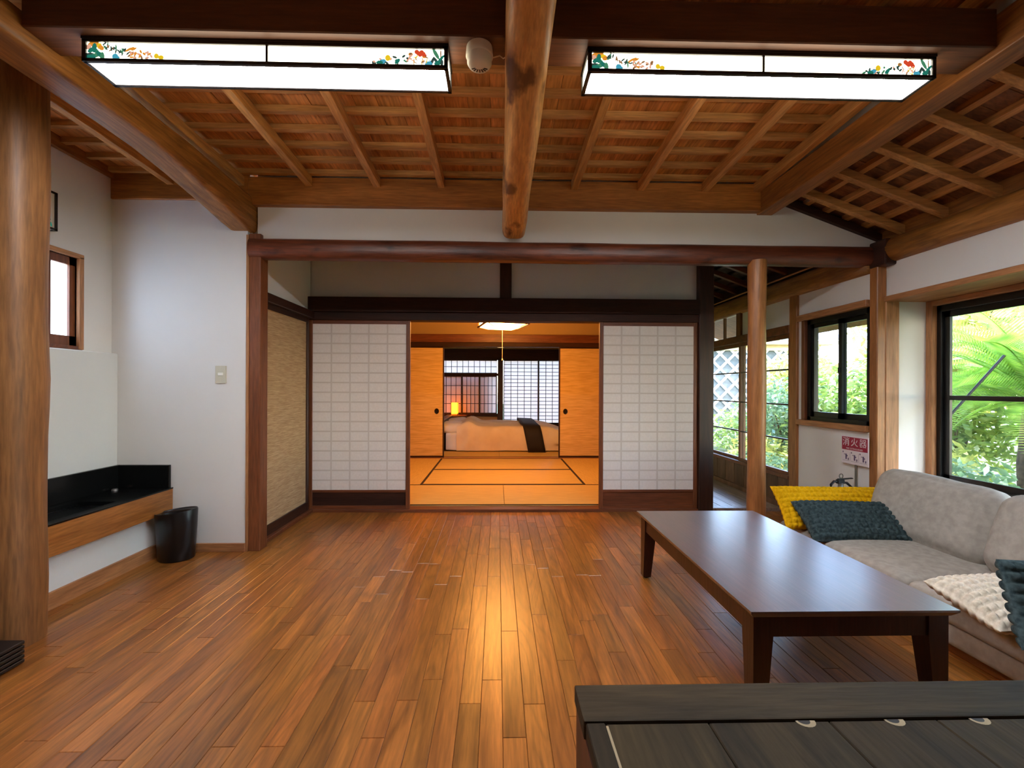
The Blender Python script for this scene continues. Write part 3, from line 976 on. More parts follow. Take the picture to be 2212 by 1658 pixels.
for (ya, yb, xx) in ((3.28, 3.605, ax0 + .012), (3.03, 3.315, ax0 + .036)):
    s_ = bld('sash', B().box(xx, xx + .018, yb - .034, yb, AZ0 + .03, AZ1 - .045).box(xx, xx + .018, ya, ya + .034, AZ0 + .03, AZ1 - .045)
             .box(xx, xx + .018, ya, yb, AZ1 - .08, AZ1 - .045).box(xx, xx + .018, ya, yb, AZ0 + .03, AZ0 + .075), 'black_metal', wb2)
    bld('pane', B().box(xx + .007, xx + .011, ya + .03, yb - .03, AZ0 + .07, AZ1 - .078), 'glass', s_)
bld('latch', B().box(ax0 + .0, ax0 + .012, 3.287, 3.305, 1.25, 1.29), 'black_metal', wb2)

# post next to the veranda
vp = thing('veranda_post', 'square pale wooden post between veranda glass and black window', 'post', (2.64, 3.76, 0))
bld('shaft', B().box(2.618, 2.70, 3.718, 3.815, 0, 1.98), 'post', vp, bev=.005)

# veranda glazing
tag(bld('trim_5', B().tube([(2.655, y, 2.03) for y in (2.99, 3.5, 4.2, 5, 5.8, 6.9)], [(.06, .09)] * 6, 16, expo=3.2, jit=.05, seed=9), 'log_l', smooth='all'), 'log plate above the veranda glazing', None, None, 'structure')
tag(bld('trim_6', B().tube([(2.60, y, 2.135) for y in (3.02, 4, 5, 6.9)], .009, 6), 'trim_y', smooth='all'), 'thin pale batten on top of the veranda plate', None, None, 'structure')
ve = struct('wall_veranda', 'weathered wooden glazing wall of the veranda')
bld('header_rail', B().box(XE - .025, XE + .05, 3.815, 6.9, 1.625, 1.70), 'mid_x', ve, bev=.003)
bld('transom_plaster', B().box(XE + .005, XE + .035, 3.815, 4.62, 1.70, 1.96), 'plaster', ve)
bld('transom_post', B().box(XE - .02, XE + .05, 4.60, 4.68, 1.70, 1.97), 'mid_z', ve, bev=.002)
bld('sill_rail', B().box(XE - .025, XE + .05, 3.815, 6.9, .305, .34), 'mid_x', ve, bev=.003)
bld('base_rail', B().box(XE - .02, XE + .05, 3.815, 6.9, 0, .075), 'brown_plank', ve)
y = 3.815
i = 0
while y < 6.85:
    bld('skirt_plank', B().box(XE, XE + .03, y + .002, y + .182, .07, .31), 'brown_plank', ve)
    y += .185
for y in (4.68, 5.6, 6.5):
    pass
for k, y in enumerate((4.70, 4.98, 5.26, 5.54, 5.82, 6.1)):
    bld('transom_pane', B().box(XE + .012, XE + .016, y, y + .27, 1.71, 1.95), 'glass', ve)
    bld('transom_bar', B().box(XE, XE + .03, y - .012, y + .004, 1.70, 1.96), 'mid_z', ve)
for k, (ya, yb, xx) in enumerate(((3.82, 4.66, XE), (4.62, 5.50, XE + .03), (5.46, 6.34, XE), (6.30, 6.9, XE + .03))):
    d_ = struct('door_%d' % (6 + k), ['glazed veranda door next to the pale post', 'glazed veranda door beyond the round post', 'glazed veranda door hidden behind the screen post', 'last glazed veranda door'][k], (xx, ya, .34))
    bld('stile', B().box(xx, xx + .026, ya, ya + .036, .34, 1.625), 'mid_z', d_)
    bld('stile', B().box(xx, xx + .026, yb - .036, yb, .34, 1.625), 'mid_z', d_)
    bld('top_rail', B().box(xx, xx + .026, ya + .036, yb - .036, 1.585, 1.625), 'mid_x', d_)
    bld('bottom_rail', B().box(xx, xx + .026, ya + .036, yb - .036, .34, .37), 'mid_x', d_)
    zz = [.37, .66, .98, 1.30, 1.585]
    for z in zz[1:-1]:
        bld('muntin', B().box(xx, xx + .022, ya + .036, yb - .036, z - .007, z + .007), 'dark_y', d_)
    for a, c in zip(zz[:-1], zz[1:]):
        bld('pane', B().box(xx + .011, xx + .014, ya + .036, yb - .036, a, c), 'glass', d_)
# outer support post beyond the glass
op = thing('outer_post', 'grey weathered post standing just outside the veranda glass', 'post', (2.80, 4.62, -.3))
bld('shaft', B().box(2.77, 2.85, 4.58, 4.66, -.3, 1.95), 'brown_plank', op, bev=.004)
bld('foot_stone', B().lathe([(.11, 0), (.12, .05), (.09, .10)], (2.81, 4.62, -.33), 12), 'rooftile', op, smooth=True)
# veranda floor
fe = bld('floor_veranda', B().box(1.96, 2.72, YW, 6.95, -.12, .0), 'groove')
tag(fe, 'greyed board floor of the veranda', None, None, 'structure')
for i in range(6):
    bld('plank', B().box(1.975 + .112 * i, 2.085 + .112 * i, YW + .05, 6.93, -.0, .028), 'grey_y', fe, bev=.002)
bld('nosing', B().box(1.965, 2.66, YW - .03, YW + .05, -.01, .03), 'grey_y', fe, bev=.003)
sbox('wall_veranda_end', 1.9, 2.8, 6.92, 7.0, 0, 2.6, 'plaster_tan', label='plaster end wall of the veranda')

# white infill above the right beam
tag(bld('wall_infill', B().extrude([(1.90, YBACK, 2.49), (1.90, 2.99, 2.49), (1.90, 2.99, zc(2.99) + .1), (1.90, YBACK, zc(YBACK) + .1)], (.03, 0, 0)), 'plaster'), 'white plaster strip above the right side beam', None, None, 'structure')

# ------------------------------------------------------------------ BEAMS AND POSTS
def prof_log(name, label, pts, rad, mat, n=24, expo=2.0, jit=.06, seed=0):
    t = bld(name, B().tube(pts, rad, n, expo=expo, jit=jit, seed=seed), mat, smooth=True)
    return tag(t, label, 'beam')


def lin(a, c, k):
    return [tuple(a[i] + (c[i] - a[i]) * j / k for i in range(3)) for j in range(k + 1)]


# red log across the room
p = lin((-1.70, YB + .035, 2.072), (2.70, YB + .035, 2.062), 22)
rr = [(.062, .069 + .001 * math.sin(i * 1.3)) for i in range(23)]
prof_log('log_beam', 'dark red round log beam running across below the white band', p, rr, 'log_red', 28, 2.7, .035, 2)
# centre log toward the viewer
yy_ = [2.965, 2.8, 2.5, 2.2, 1.9, 1.6, 1.35, 1.0, .6, .2, -.4, -1.68]
zb_ = [2.145, 2.155, 2.18, 2.21, 2.245, 2.285, 2.33, 2.36, 2.375, 2.38, 2.39, 2.40]
p = [(.107 + .004 * math.sin(i * 2.1), yy_[i], zb_[i] + .12) for i in range(len(yy_))]
rr = [(.082, .12), (.081, .12), (.080, .12), (.079, .12), (.081, .12), (.082, .12), (.083, .12), (.085, .12), (.086, .12), (.086, .12), (.086, .12), (.086, .12)]
prof_log('log_beam', 'pale peeled log beam with knots running toward the viewer at the centre', p, rr, 'log_c', 28, 3.8, .04, 5)
# left log
ys = [3.03, 2.9, 2.65, 2.4, 2.2, 2.0, 1.75, 1.5, 1.2, .8, .2, -.6, -1.68]
zb = [2.182, 2.20, 2.245, 2.285, 2.31, 2.318, 2.315, 2.315, 2.32, 2.33, 2.34, 2.34, 2.34]
zt = [2.425, 2.43, 2.44, 2.45, 2.452, 2.452, 2.45, 2.447, 2.45, 2.46, 2.47, 2.47, 2.47]
p = [(-1.755, ys[i], (zb[i] + zt[i]) / 2) for i in range(13)]
rr = [(.086, (zt[i] - zb[i]) / 2) for i in range(13)]
prof_log('log_beam', 'thick curved golden log beam on the left above the round pillar', p, rr, 'log_l', 36, 6.0, .03, 8)
# right side beam
tag(bld('side_beam', B().box(1.828, 1.938, YBACK, YB + .03, 2.35, 2.50), 'keta_y', bev=.006, seg=2), 'square brown beam along the right side of the ceiling', 'beam')
# dark cross beam above the lamps
tag(bld('cross_beam', B().box(-1.67, 1.83, 1.54, 1.68, 2.377, 2.522), 'crossbeam', bev=.004), 'dark square cross beam directly above the two lamps', 'beam')
# end block where log meets the window wall plate
tag(bld('beam_block', B().box(2.625, 2.775, 2.86, 2.99, 1.972, 2.15), 'dark_y', bev=.01, seg=2), 'dark wooden block where the red log meets the window wall', 'block')

# round post
prp = thing('round_post', 'slim round wooden post beside the coffee table', 'post', (1.822, YB + .01, 0))
bld('shaft', B().tube(lin((1.822, YB + .01, 0), (1.822, YB + .01, 2.02), 14), [.0585 + .002 * math.sin(i) for i in range(15)], 28, jit=.03, seed=1), 'post', prp, smooth=True)
# left corner post
clp = thing('door_post', 'brown square post between switch wall and reed door', 'post', (-1.66, YB + .03, 0))
bld('shaft', B().box(-1.70, -1.622, YB - .002, YB + .095, 0, 2.17), 'mid_z', clp, bev=.006, seg=2)
# big pillar at the left edge
pil = thing('log_pillar', 'thick smooth log pillar at the left edge of the room', 'pillar', (-2.128, 1.92, 0))
bld('shaft', B().tube(lin((-2.128, 1.92, 0), (-2.122, 1.92, 2.57), 20), [.112 + .003 * math.sin(i * .9) for i in range(21)], 36, expo=2.5, jit=.03, seed=3), 'pillar', pil, smooth=True)
# dark step at its foot
st = thing('step_box', 'low black slatted step in front of the log pillar', 'step', (-2.1, 1.6, 0))
for i in range(5):
    z = .004 + .0185 * i
    bld('slat', B().box(-2.235, -1.912, 1.0, 1.79, z, z + .014), 'black_wood', st, bev=.003)
bld('core', B().box(-2.23, -1.926, 1.005, 1.782, 0, .09), 'black_wood', st)

# ------------------------------------------------------------------ LEFT WINDOW
lw = struct('window_9', 'small wooden window with bright frosted panes in the left wall')
fx = XL
bld('casing_head', B().box(fx - .06, fx + .02, WY0 - .03, WY1 + .03, WZ1, WZ1 + .028), 'trim_y', lw, bev=.002)
bld('casing_sill', B().box(fx - .06, fx + .012, WY0 - .03, WY1 + .03, WZ0 - .022, WZ0), 'mid_x', lw, bev=.002)
bld('casing_jamb', B().box(fx - .06, fx + .02, WY1, WY1 + .03, WZ0 - .02, WZ1 + .01), 'trim_z', lw, bev=.002)
bld('casing_jamb', B().box(fx - .06, fx + .02, WY0 - .03, WY0, WZ0 - .02, WZ1 + .01), 'trim_z', lw, bev=.002)
sx = fx - .034
s_ = bld('sash', B().box(sx, sx + .025, WY1 - .035, WY1, WZ0, WZ1).box(sx, sx + .025, WY0, WY0 + .035, WZ0, WZ1)
         .box(sx, sx + .025, WY0, WY1, WZ1 - .05, WZ1).box(sx, sx + .025, WY0, WY1, WZ0, WZ0 + .06), 'mid_z', lw)
for y in (2.25, 2.42, 2.585):
    bld('glazing_bar', B().box(sx + .002, sx + .023, y - .007, y + .007, WZ0 + .05, WZ1 - .045), 'mid_z', s_)
for (ya, yb) in ((2.11, 2.25), (2.25, 2.42), (2.42, 2.585), (2.585, 2.71)):
    bld('pane', B().poly([(sx + .011, ya, WZ0 + .05), (sx + .011, yb, WZ0 + .05), (sx + .011, yb, WZ1 - .045), (sx + .011, ya, WZ1 - .045)]), 'frosted', s_)

# ------------------------------------------------------------------ CEILING LAMPS
CM = {'green': (30, 120, 104), 'green2': (70, 138, 104), 'dk': (48, 74, 70), 'blue': (70, 168, 196), 'orange': (230, 150, 50),
      'yellow': (238, 204, 40), 'red': (216, 74, 44), 'pink': (236, 178, 150), 'brown': (150, 108, 70)}
PRT = list(CM)
for k_ in CM:
    m_, n_, l_, b_ = base_mat('print_' + k_, CM[k_], 0.6)
    b_.inputs['Emission Color'].default_value = s2l(CM[k_])
    b_.inputs['Emission Strength'].default_value = 0.42
    M['print_' + k_] = m_


def ell(b, cx, cz, rx, rz, ang, yy, mi, n=9):
    c, s = math.cos(ang), math.sin(ang)
    b.poly([(cx + rx * math.cos(2 * PI * i / n) * c - rz * math.sin(2 * PI * i / n) * s, yy,
             cz + rx * math.cos(2 * PI * i / n) * s + rz * math.sin(2 * PI * i / n) * c) for i in range(n)], mi)


def flowers(xl, xr, z0, z1, yy, seed, parent):
    """flat print on the lamp's front panel: one cluster at each end"""
    b = B()
    r = random.Random(seed)
    I = {k_: i for i, k_ in enumerate(PRT)}
    h = z1 - z0
    d = [0]

    def E(cx, cz, rx, rz, a, c):
        d[0] += 1
        ell(b, cx, z0 + cz * h, rx * 1.3, rz * 1.45, a, yy - .00001 * d[0], I[c])
    # left cluster
    x = xl
    for (cx, cz, c) in ((.012, .85, 'orange'), (.022, .93, 'orange'), (.034, .90, 'orange'), (.044, .78, 'yellow'), (.006, .72, 'pink'), (.050, .68, 'orange')):
        E(x + cx, cz, .009, .006, r.uniform(0, 3), c)
    for (cx, cz, c, a) in ((.018, .55, 'green', .5), (.030, .5, 'green2', 2.4), (.026, .66, 'green', 1.5), (.010, .22, 'dk', .1), (.030, .2, 'green2', .3), (.046, .25, 'green', 2.4), (.054, .12, 'green2', 1.6), (.014, .1, 'green', 0)):
        E(x + cx, cz, .014, .006, a, c)
    for i in range(26):
        q = r.uniform(.06, .165)
        E(x + q, max(.12, .9 - (q - .06) * 5.2 + r.uniform(-.25, .05)), r.uniform(.005, .009), .0022, r.uniform(.2, 2.6), r.choice(['dk', 'dk', 'green2', 'brown']))
    E(x + .10, .14, .009, .008, 0, 'blue'); E(x + .106, .08, .008, .005, 0, 'blue')
    for (cx, cz) in ((.15, .62), (.158, .66), (.166, .63), (.145, .56)):
        E(x + cx, cz, .009, .003, .5, 'orange')
    for i in range(22):
        q = r.uniform(.15, .23)
        E(x + q, r.uniform(.08, .5), .006, .0028, r.uniform(0, 3), r.choice(['pink', 'pink', 'brown', 'orange']))
    E(x + .246, .22, .007, .007, 0, 'yellow'); E(x + .262, .14, .008, .006, 0, 'yellow')
    # right cluster
    x = xr
    for (cx, cz, rx, rz, a, c) in ((-.030, .72, .018, .005, 2.1, 'green2'), (-.012, .70, .014, .002, 1.6, 'brown'), (-.014, .35, .018, .004, .9, 'green'),
                                   (-.030, .3, .014, .004, 2.2, 'dk'), (-.022, .15, .012, .006, .3, 'green'), (-.044, .22, .014, .004, 1.2, 'dk'),
                                   (-.008, .15, .010, .004, 1.5, 'dk'), (-.056, .1, .010, .006, 0, 'blue'), (-.05, .2, .010, .0016, 1.9, 'blue'), (-.066, .16, .010, .0016, 1.2, 'blue')):
        E(x + cx, cz, rx, rz, a, c)
    for (cx, cz) in ((-.082, .80), (-.094, .74), (-.088, .66), (-.076, .70), (-.072, .58), (-.10, .82)):
        E(x + cx, cz, .007, .006, r.uniform(0, 3), 'red')
    for i in range(16):
        E(x + r.uniform(-.115, -.06), r.uniform(.08, .5), .008, .0014, r.uniform(.2, 2.9), r.choice(['orange', 'brown', 'yellow', 'pink']))
    E(x - .122, .66, .007, .005, 0, 'orange'); E(x - .122, .69, .004, .003, 0, 'brown')
    for i in range(24):
        q = r.uniform(-.26, -.12)
        E(x + q, max(.08, min(.6, .55 + (q + .12) * 3.2 + r.uniform(-.3, .1))), r.uniform(.003, .008), .003, r.uniform(0, 3), r.choice(['dk', 'green2', 'pink', 'dk']))
    E(x - .205, .40, .008, .008, 0, 'yellow'); E(x - .225, .16, .011, .006, .4, 'blue'); E(x - .235, .1, .010, .005, 0, 'green'); E(x - .17, .2, .010, .005, .8, 'green')
    o = bld('flower_print', b, ['print_' + k_ for k_ in PRT], parent)
    tag(o, 'painted flowers and leaves at both ends', kind='stuff')
    return o


def ceiling_lamp(x0, x1, label, seed):
    y0, y1, z0, z1 = 1.578, 1.716, 2.288, 2.372
    t = thing('ceiling_lamp', label, 'lamp', ((x0 + x1) / 2, (y0 + y1) / 2, z0), 'long ceiling lamps')
    f, w = .013, .014
    bld('top_plate', B().box(x0 - .002, x1 + .002, y0 - .002, y1 + .002, z1 - .004, z1 + .005), 'lamp_frame', t)
    for (a, c) in ((y0, y0 + w), (y1 - w, y1)):
        bld('lower_bar', B().box(x0, x1, a, c, z0, z0 + f), 'lamp_frame', t, bev=.002)
        bld('upper_bar', B().box(x0, x1, a, c, z1 - f, z1), 'lamp_frame', t)
        for xx in (x0, x1 - w):
            bld('corner_bar', B().box(xx, xx + w, a, c, z0, z1), 'lamp_frame', t)
    for xx in (x0, x1 - w):
        bld('end_bar', B().box(xx, xx + w, y0 + w, y1 - w, z0, z0 + f), 'lamp_frame', t, bev=.002)
        bld('end_bar', B().box(xx, xx + w, y0 + w, y1 - w, z1 - f, z1), 'lamp_frame', t)
    xm = (x0 + x1) / 2
    bld('middle_bar', B().box(xm - .004, xm + .004, y0 + .001, y0 + .008, z0 + f, z1 - f), 'lamp_frame', t)
    bld('bottom_diffuser', B().box(x0 + .012, x1 - .012, y0 + .012, y1 - .012, z0 + .004, z0 + .008), 'lamp_panel', t)
    for (a, c) in ((y0 + .006, y0 + .010), (y1 - .010, y1 - .006)):
        bld('side_panel', B().box(x0 + .008, x1 - .008, a, c, z0 + .008, z1 - .004), 'lamp_side', t)
    for xx in (x0 + .005, x1 - .009):
        bld('end_panel', B().box(xx, xx + .004, y0 + .010, y1 - .010, z0 + .008, z1 - .004), 'lamp_side', t)
    flowers(x0 + w, x1 - w, z0 + f, z1 - f, y0 + .0055, seed, t)
    bld('mounting_block', B().box(x0 + .02, x1 - .02, y0 + .004, y1 - .03, z1 + .005, 2.3785), 'lamp_frame', t)


ceiling_lamp(-1.497, -.187, 'long lit lamp box with flower print left of the central log beam', 21)
ceiling_lamp(.329, 1.640, 'long lit lamp box with flower print right of the central log beam', 22)

# wall lamp at the left wall
wlp = thing('wall_lamp', 'black framed box lamp with flower print above the left window', 'lamp', (XL, 2.3, 2.13))
x1 = XL + .075
ya, yb, z0, z1 = 1.95, 2.545, 2.015, 2.235
bld('frame', B().box(XL, x1, yb - .012, yb, z0, z0 + .012).box(XL, x1, yb - .012, yb, z1 - .012, z1).box(x1 - .012, x1, ya, yb, z0, z0 + .012)
    .box(x1 - .012, x1, ya, yb, z1 - .012, z1).box(x1 - .012, x1, yb - .014, yb, z0, z1).box(XL, XL + .012, yb - .012, yb, z0, z1)
    .box(x1 - .012, x1, ya, ya + .014, z0, z1).box(XL, x1, ya, ya + .012, z0, z0 + .012), 'lamp_frame', wlp)
bld('shade', B().box(XL + .002, x1 - .005, ya + .005, yb - .005, z0 + .004, z1 - .004), 'white_plastic', wlp)
b = B()
for i in range(14):
    c_, s_ = 2.50 + random.uniform(-.05, .025), 2.03 + random.uniform(.0, .08)
    n = 8
    a = random.uniform(0, 3)
    b.poly([(x1 - .0045 + .00003 * i, c_ + .014 * math.cos(2 * PI * j / n) * math.cos(a) - .006 * math.sin(2 * PI * j / n) * math.sin(a),
             s_ + .014 * math.cos(2 * PI * j / n) * math.sin(a) + .006 * math.sin(2 * PI * j / n) * math.cos(a)) for j in range(n)], i % 4)
tag(bld('flower_print', b, ['print_dk', 'print_green', 'print_brown', 'print_orange'], wlp), kind='stuff')

# smoke detector
sd = thing('smoke_detector', 'round white smoke detector under the dark cross beam beside the central log', 'detector', (-.072, 1.60, 2.30))
dx, dy = -.072, 1.595
bld('base_ring', B().lathe([(.048, .034), (.050, .012), (.0505, .002), (.049, .0), (.045, -.002)], (dx, dy, 2.343), 36), 'white_plastic', sd, smooth=True)
bld('sensor_head', B().lathe([(.0, -.036), (.028, -.035), (.040, -.031), (.0455, -.022), (.046, .0)], (dx, dy, 2.343), 36), 'white_plastic', sd, smooth=True)
for k in range(7):
    a = math.radians(20 + 23 * k)
    q = Matrix.Translation((dx + .024 * math.cos(a), dy + .002 + .018 * math.sin(a), 2.3072)) @ Matrix.Rotation(a, 4, 'Z')
    bld('vent_slot', B().box(-.007, .007, -.0017, .0017, -.0012, .001, m=q), 'slot', sd)
bld('cable', B().tube([(dx + .048, dy + .02, 2.358), (dx + .075, dy + .02, 2.366), (dx + .088, dy + .015, 2.352), (dx + .098, dy + .02, 2.362), (dx + .115, dy + .02, 2.372)], .0025, 6), 'white_plastic', sd, smooth=True)

# light switch
sw = thing('light_switch', 'cream light switch on the white wall left of the reed door', 'switch', (-1.885, YB, 1.2))
bld('cover_plate', B().box(-1.922, -1.85, YB - .008, YB, 1.145, 1.265), 'switch', sw, bev=.003, seg=2)
bld('rocker', B().box(-1.902, -1.868, YB - .013, YB - .006, 1.198, 1.218), 'switch_key', sw, bev=.002)

# ------------------------------------------------------------------ WASH COUNTER AND BIN
wc = thing('wash_counter', 'low black stone wash counter with wooden front panel along the left wall', 'counter', (-2.43, 2.3, .28))
cx0, cx1, cy0, cy1 = XL + .0455, -2.205, 1.35, YB - .002
b = B()
b.box(cx0, cx1 - .02, 2.62, cy1, .415, .435)
b.box(cx0, cx0 + .08, cy0, 2.62, .415, .435)
b.box(cx1 - .07, cx1 - .02, cy0, 2.62, .415, .435)
bld('stone_top', b, 'stone', wc)
bld('basin', B().box(cx0 + .08, cx1 - .07, cy0, 2.62, .405, .412), 'stone', wc)
bld('back_splash', B().box(cx0, cx0 + .022, cy0, cy1, .435, .592), 'stone', wc, bev=.003)
bld('end_splash', B().box(cx0 + .022, cx1 - .012, cy1 - .022, cy1, .435, .592), 'stone', wc, bev=.003)
bld('front_panel', B().box(-2.235, cx1, cy0, cy1, .275, .43), 'fascia', wc, bev=.002)
bld('stone_lip', B().box(-2.245, cx1 + .002, cy0, cy1, .43, .438), 'stone', wc)
bld('drain_cap', B().lathe([(.018, 0), (.018, .006), (.012, .012), (.0, .013)], (cx0 + .05, 2.90, .435), 14), 'steel', wc, smooth=True)

tb = thing('waste_bin', 'black oval plastic waste bin beside the wash counter', 'bin', (-2.095, 2.865, 0))
n = 40
b = B()
cxx, cyy = -2.095, 2.862


def rim(a, z, rx, ry, tilt):
    x = rx * math.cos(a); y = ry * math.sin(a)
    return (cxx + x, cyy + y, z + tilt * x)


rings_ = [(0, .098, .080, 0), (.006, .106, .086, 0), (.10, .112, .089, .02), (.2, .119, .092, .05), (.305, .124, .095, .12), (.312, .121, .092, .12), (.305, .114, .086, .12), (.29, .108, .081, .12), (.03, .092, .074, 0)]
v, f = [], []
for (z, rx, ry, tl) in rings_:
    for i in range(n):
        v.append(rim(2 * PI * i / n, z, rx, ry, tl))
for j in range(len(rings_) - 1):
    for i in range(n):
        a, c = j * n + i, j * n + (i + 1) % n
        f.append((a, c, c + n, a + n))
f.append(tuple(range(n))[::-1]); f.append(tuple(range((len(rings_) - 1) * n, len(rings_) * n)))
b.add(v, f)
bld('body', b, 'bin', tb, smooth=True)
v, f = [], []
for (z, rx, ry, tl) in ((.305, .113, .085, .12), (.300, .09, .062, .12), (.285, .086, .058, .12)):
    for i in range(n):
        v.append(rim(2 * PI * i / n, z, rx, ry, tl))
for j in range(2):
    for i in range(n):
        a, c = j * n + i, j * n + (i + 1) % n
        f.append((a, c, c + n, a + n))
bld('inner_rim', B().add(v, f), 'bin', tb, smooth=True)

# ------------------------------------------------------------------ COFFEE TABLE
ct = thing('coffee_table', 'low dark walnut coffee table in front of the sofa', 'table', (1.2, 2.0, 0))
tx0, tx1, ty0, ty1, tz = .845, 1.558, 1.412, 2.590, .38
b = B()
ch = .016
b.hexa([(tx0 + ch, ty0 + ch, tz - .026), (tx1 - ch, ty0 + ch, tz - .026), (tx1 - ch, ty1 - ch, tz - .026), (tx0 + ch, ty1 - ch, tz - .026),
        (tx0, ty0, tz - .007), (tx1, ty0, tz - .007), (tx1, ty1, tz - .007), (tx0, ty1, tz - .007)])
b.box(tx0, tx1, ty0, ty1, tz - .007, tz)
bld('tabletop', b, 'table', ct)
ax0, ax1, ay0, ay1 = tx0 + .02, tx1 - .02, ty0 + .02, ty1 - .02
az0, az1 = tz - .098, tz - .026
bld('apron', B().box(ax0 + .06, ax1 - .06, ay0 + .006, ay0 + .026, az0, az1), 'table_dark', ct)
bld('apron', B().box(ax0 + .06, ax1 - .06, ay1 - .026, ay1 - .006, az0, az1), 'table_dark', ct)
bld('apron', B().box(ax0 + .006, ax0 + .026, ay0 + .06, ay1 - .06, az0, az1), 'table_dark', ct)
bld('apron', B().box(ax1 - .026, ax1 - .006, ay0 + .06, ay1 - .06, az0, az1), 'table_dark', ct)
for (cx_, sxn) in ((ax0, 1), (ax1, -1)):
    for (cy_, syn) in ((ay0, 1), (ay1, -1)):
        w0, w1 = .068, .045
        p8 = []
        for (w, z) in ((w1, .008), (w0, az0)):
            p8 += [(cx_, cy_, z), (cx_ + sxn * w, cy_, z), (cx_ + sxn * w, cy_ + syn * w, z), (cx_, cy_ + syn * w, z)]
        b = B().hexa(p8)
        b.box(min(cx_, cx_ + sxn * w0), max(cx_, cx_ + sxn * w0), min(cy_, cy_ + syn * w0), max(cy_, cy_ + syn * w0), az0, az1)
        lg = bld('leg', b, 'table_dark', ct)
        bld('glide', B().lathe([(.012, 0), (.014, .004), (.010, .009)], (cx_ + sxn * .022, cy_ + syn * .022, 0), 12), 'rubber', lg, smooth=True)

# ------------------------------------------------------------------ OLD BENCH TABLE (foreground)
bn = thing('plank_bench', 'old dark plank bench with frame board in the foreground', 'bench', (.9, .6, 0))
bx0, bx1, by0, by1, bz = .184, 1.75, .05, 1.014, .42
bld('frame_board', B().box(bx0, bx1, .902, by1, bz - .04, bz), 'bench_x', bn, bev=.004, seg=2)
bld('frame_board', B().box(bx0, bx1, by0, .15, bz - .04, bz), 'bench_x', bn, bev=.004, seg=2)
xs = [bx0 + .003, .229, .448, .706, .94, 1.18, 1.42, bx1]
for i in range(len(xs) - 1):
    bld('top_board', B().box(xs[i] + .0008, xs[i + 1] - .0008, .152, .900, bz - .035, bz - (.004 if i else .001)), 'bench', bn, bev=.0025)
for xx in (.655, .847, 1.032, 1.22, 1.41):
    n = 10
    pts = [(xx + .021 * math.cos(-PI * j / (n - 1)) * 1.0, .9005 + .018 * math.sin(-PI * j / (n - 1)), bz - .0035) for j in range(n)]
    inn = [(xx - .003 + .013 * math.cos(-PI * j / (n - 1)), .9005 + .011 * math.sin(-PI * j / (n - 1)), bz - .0030) for j in range(n)]
    bb = B().add(pts + inn, [(j, j + 1, n + j + 1, n + j) for j in range(n - 1)], 0)
    bb.add(inn, [tuple(range(n))], 1)
    bld('finger_notch', bb, ['worn', 'black_wood'], bn)
bld('worn_edge', B().box(.2285, .2335, .16, .893, bz - .0045, bz - .0032), 'worn', bn)
bld('side_panel', B().box(bx0 + .004, bx0 + .03, by0 + .01, by1 - .006, .0, bz - .04), 'bench_side', bn)
bld('side_panel', B().box(bx1 - .03, bx1 - .004, by0 + .01, by1 - .006, .0, bz - .04), 'bench_side', bn)
bld('far_panel', B().box(bx0 + .03, bx1 - .03, by1 - .03, by1 - .008, .06, bz - .04), 'bench_side', bn)

# ------------------------------------------------------------------ SOFA
sf = thing('sofa', 'low light grey fabric sofa under the bay window', 'sofa', (2.25, 2.0, 0))
SX0, SX1, SY0, SY1, SZ = 1.885, 2.66, 1.06, 2.86, .245
bld('plinth', B().box(SX0 + .055, SX1 - .02, SY0 + .03, SY1 - .03, .0, .045), 'sofa_wood', sf, bev=.003)
bld('base', B().rbox(((SX0 + SX1) / 2 + .01, (SY0 + SY1) / 2, .095), (SX1 - SX0 - .02, SY1 - SY0, .11), .025, 6), 'sofa', sf, smooth='all')
for (ya, yb) in ((1.96, SY1), (SY0, 1.955)):
    bld('seat_cushion', B().rbox(((SX0 + SX1) / 2, (ya + yb) / 2, .19), (SX1 - SX0, yb - ya - .004, .12), .04, 12, (.0, .0, .018), wob=.006, seed=ya), 'sofa', sf, smooth='all')
bld('back_rest', B().rbox((2.625, (SY0 + SY1) / 2, .30), (.10, SY1 - SY0, .34), .03, 8), 'sofa', sf, smooth='all')
bld('end_arm', B().rbox((2.30, SY1 - .03, .27), (.66, .10, .24), .035, 8), 'sofa', sf, smooth='all')
for (yc, sd_) in ((2.375, 1), (1.735, 2)):
    m = Matrix.Translation((2.455, yc, .395)) @ Matrix.Rotation(math.radians(20), 4, 'Y') @ Matrix.Rotation(math.radians(3 if sd_ == 1 else -2), 4, 'Z')
    bld('back_cushion', B().rbox((0, 0, .03), (.19, .645, .395), .075, 14, (.03, .012, .012), m=m, wob=.012, seed=sd_ * 3), 'sofa', sf, smooth='all')


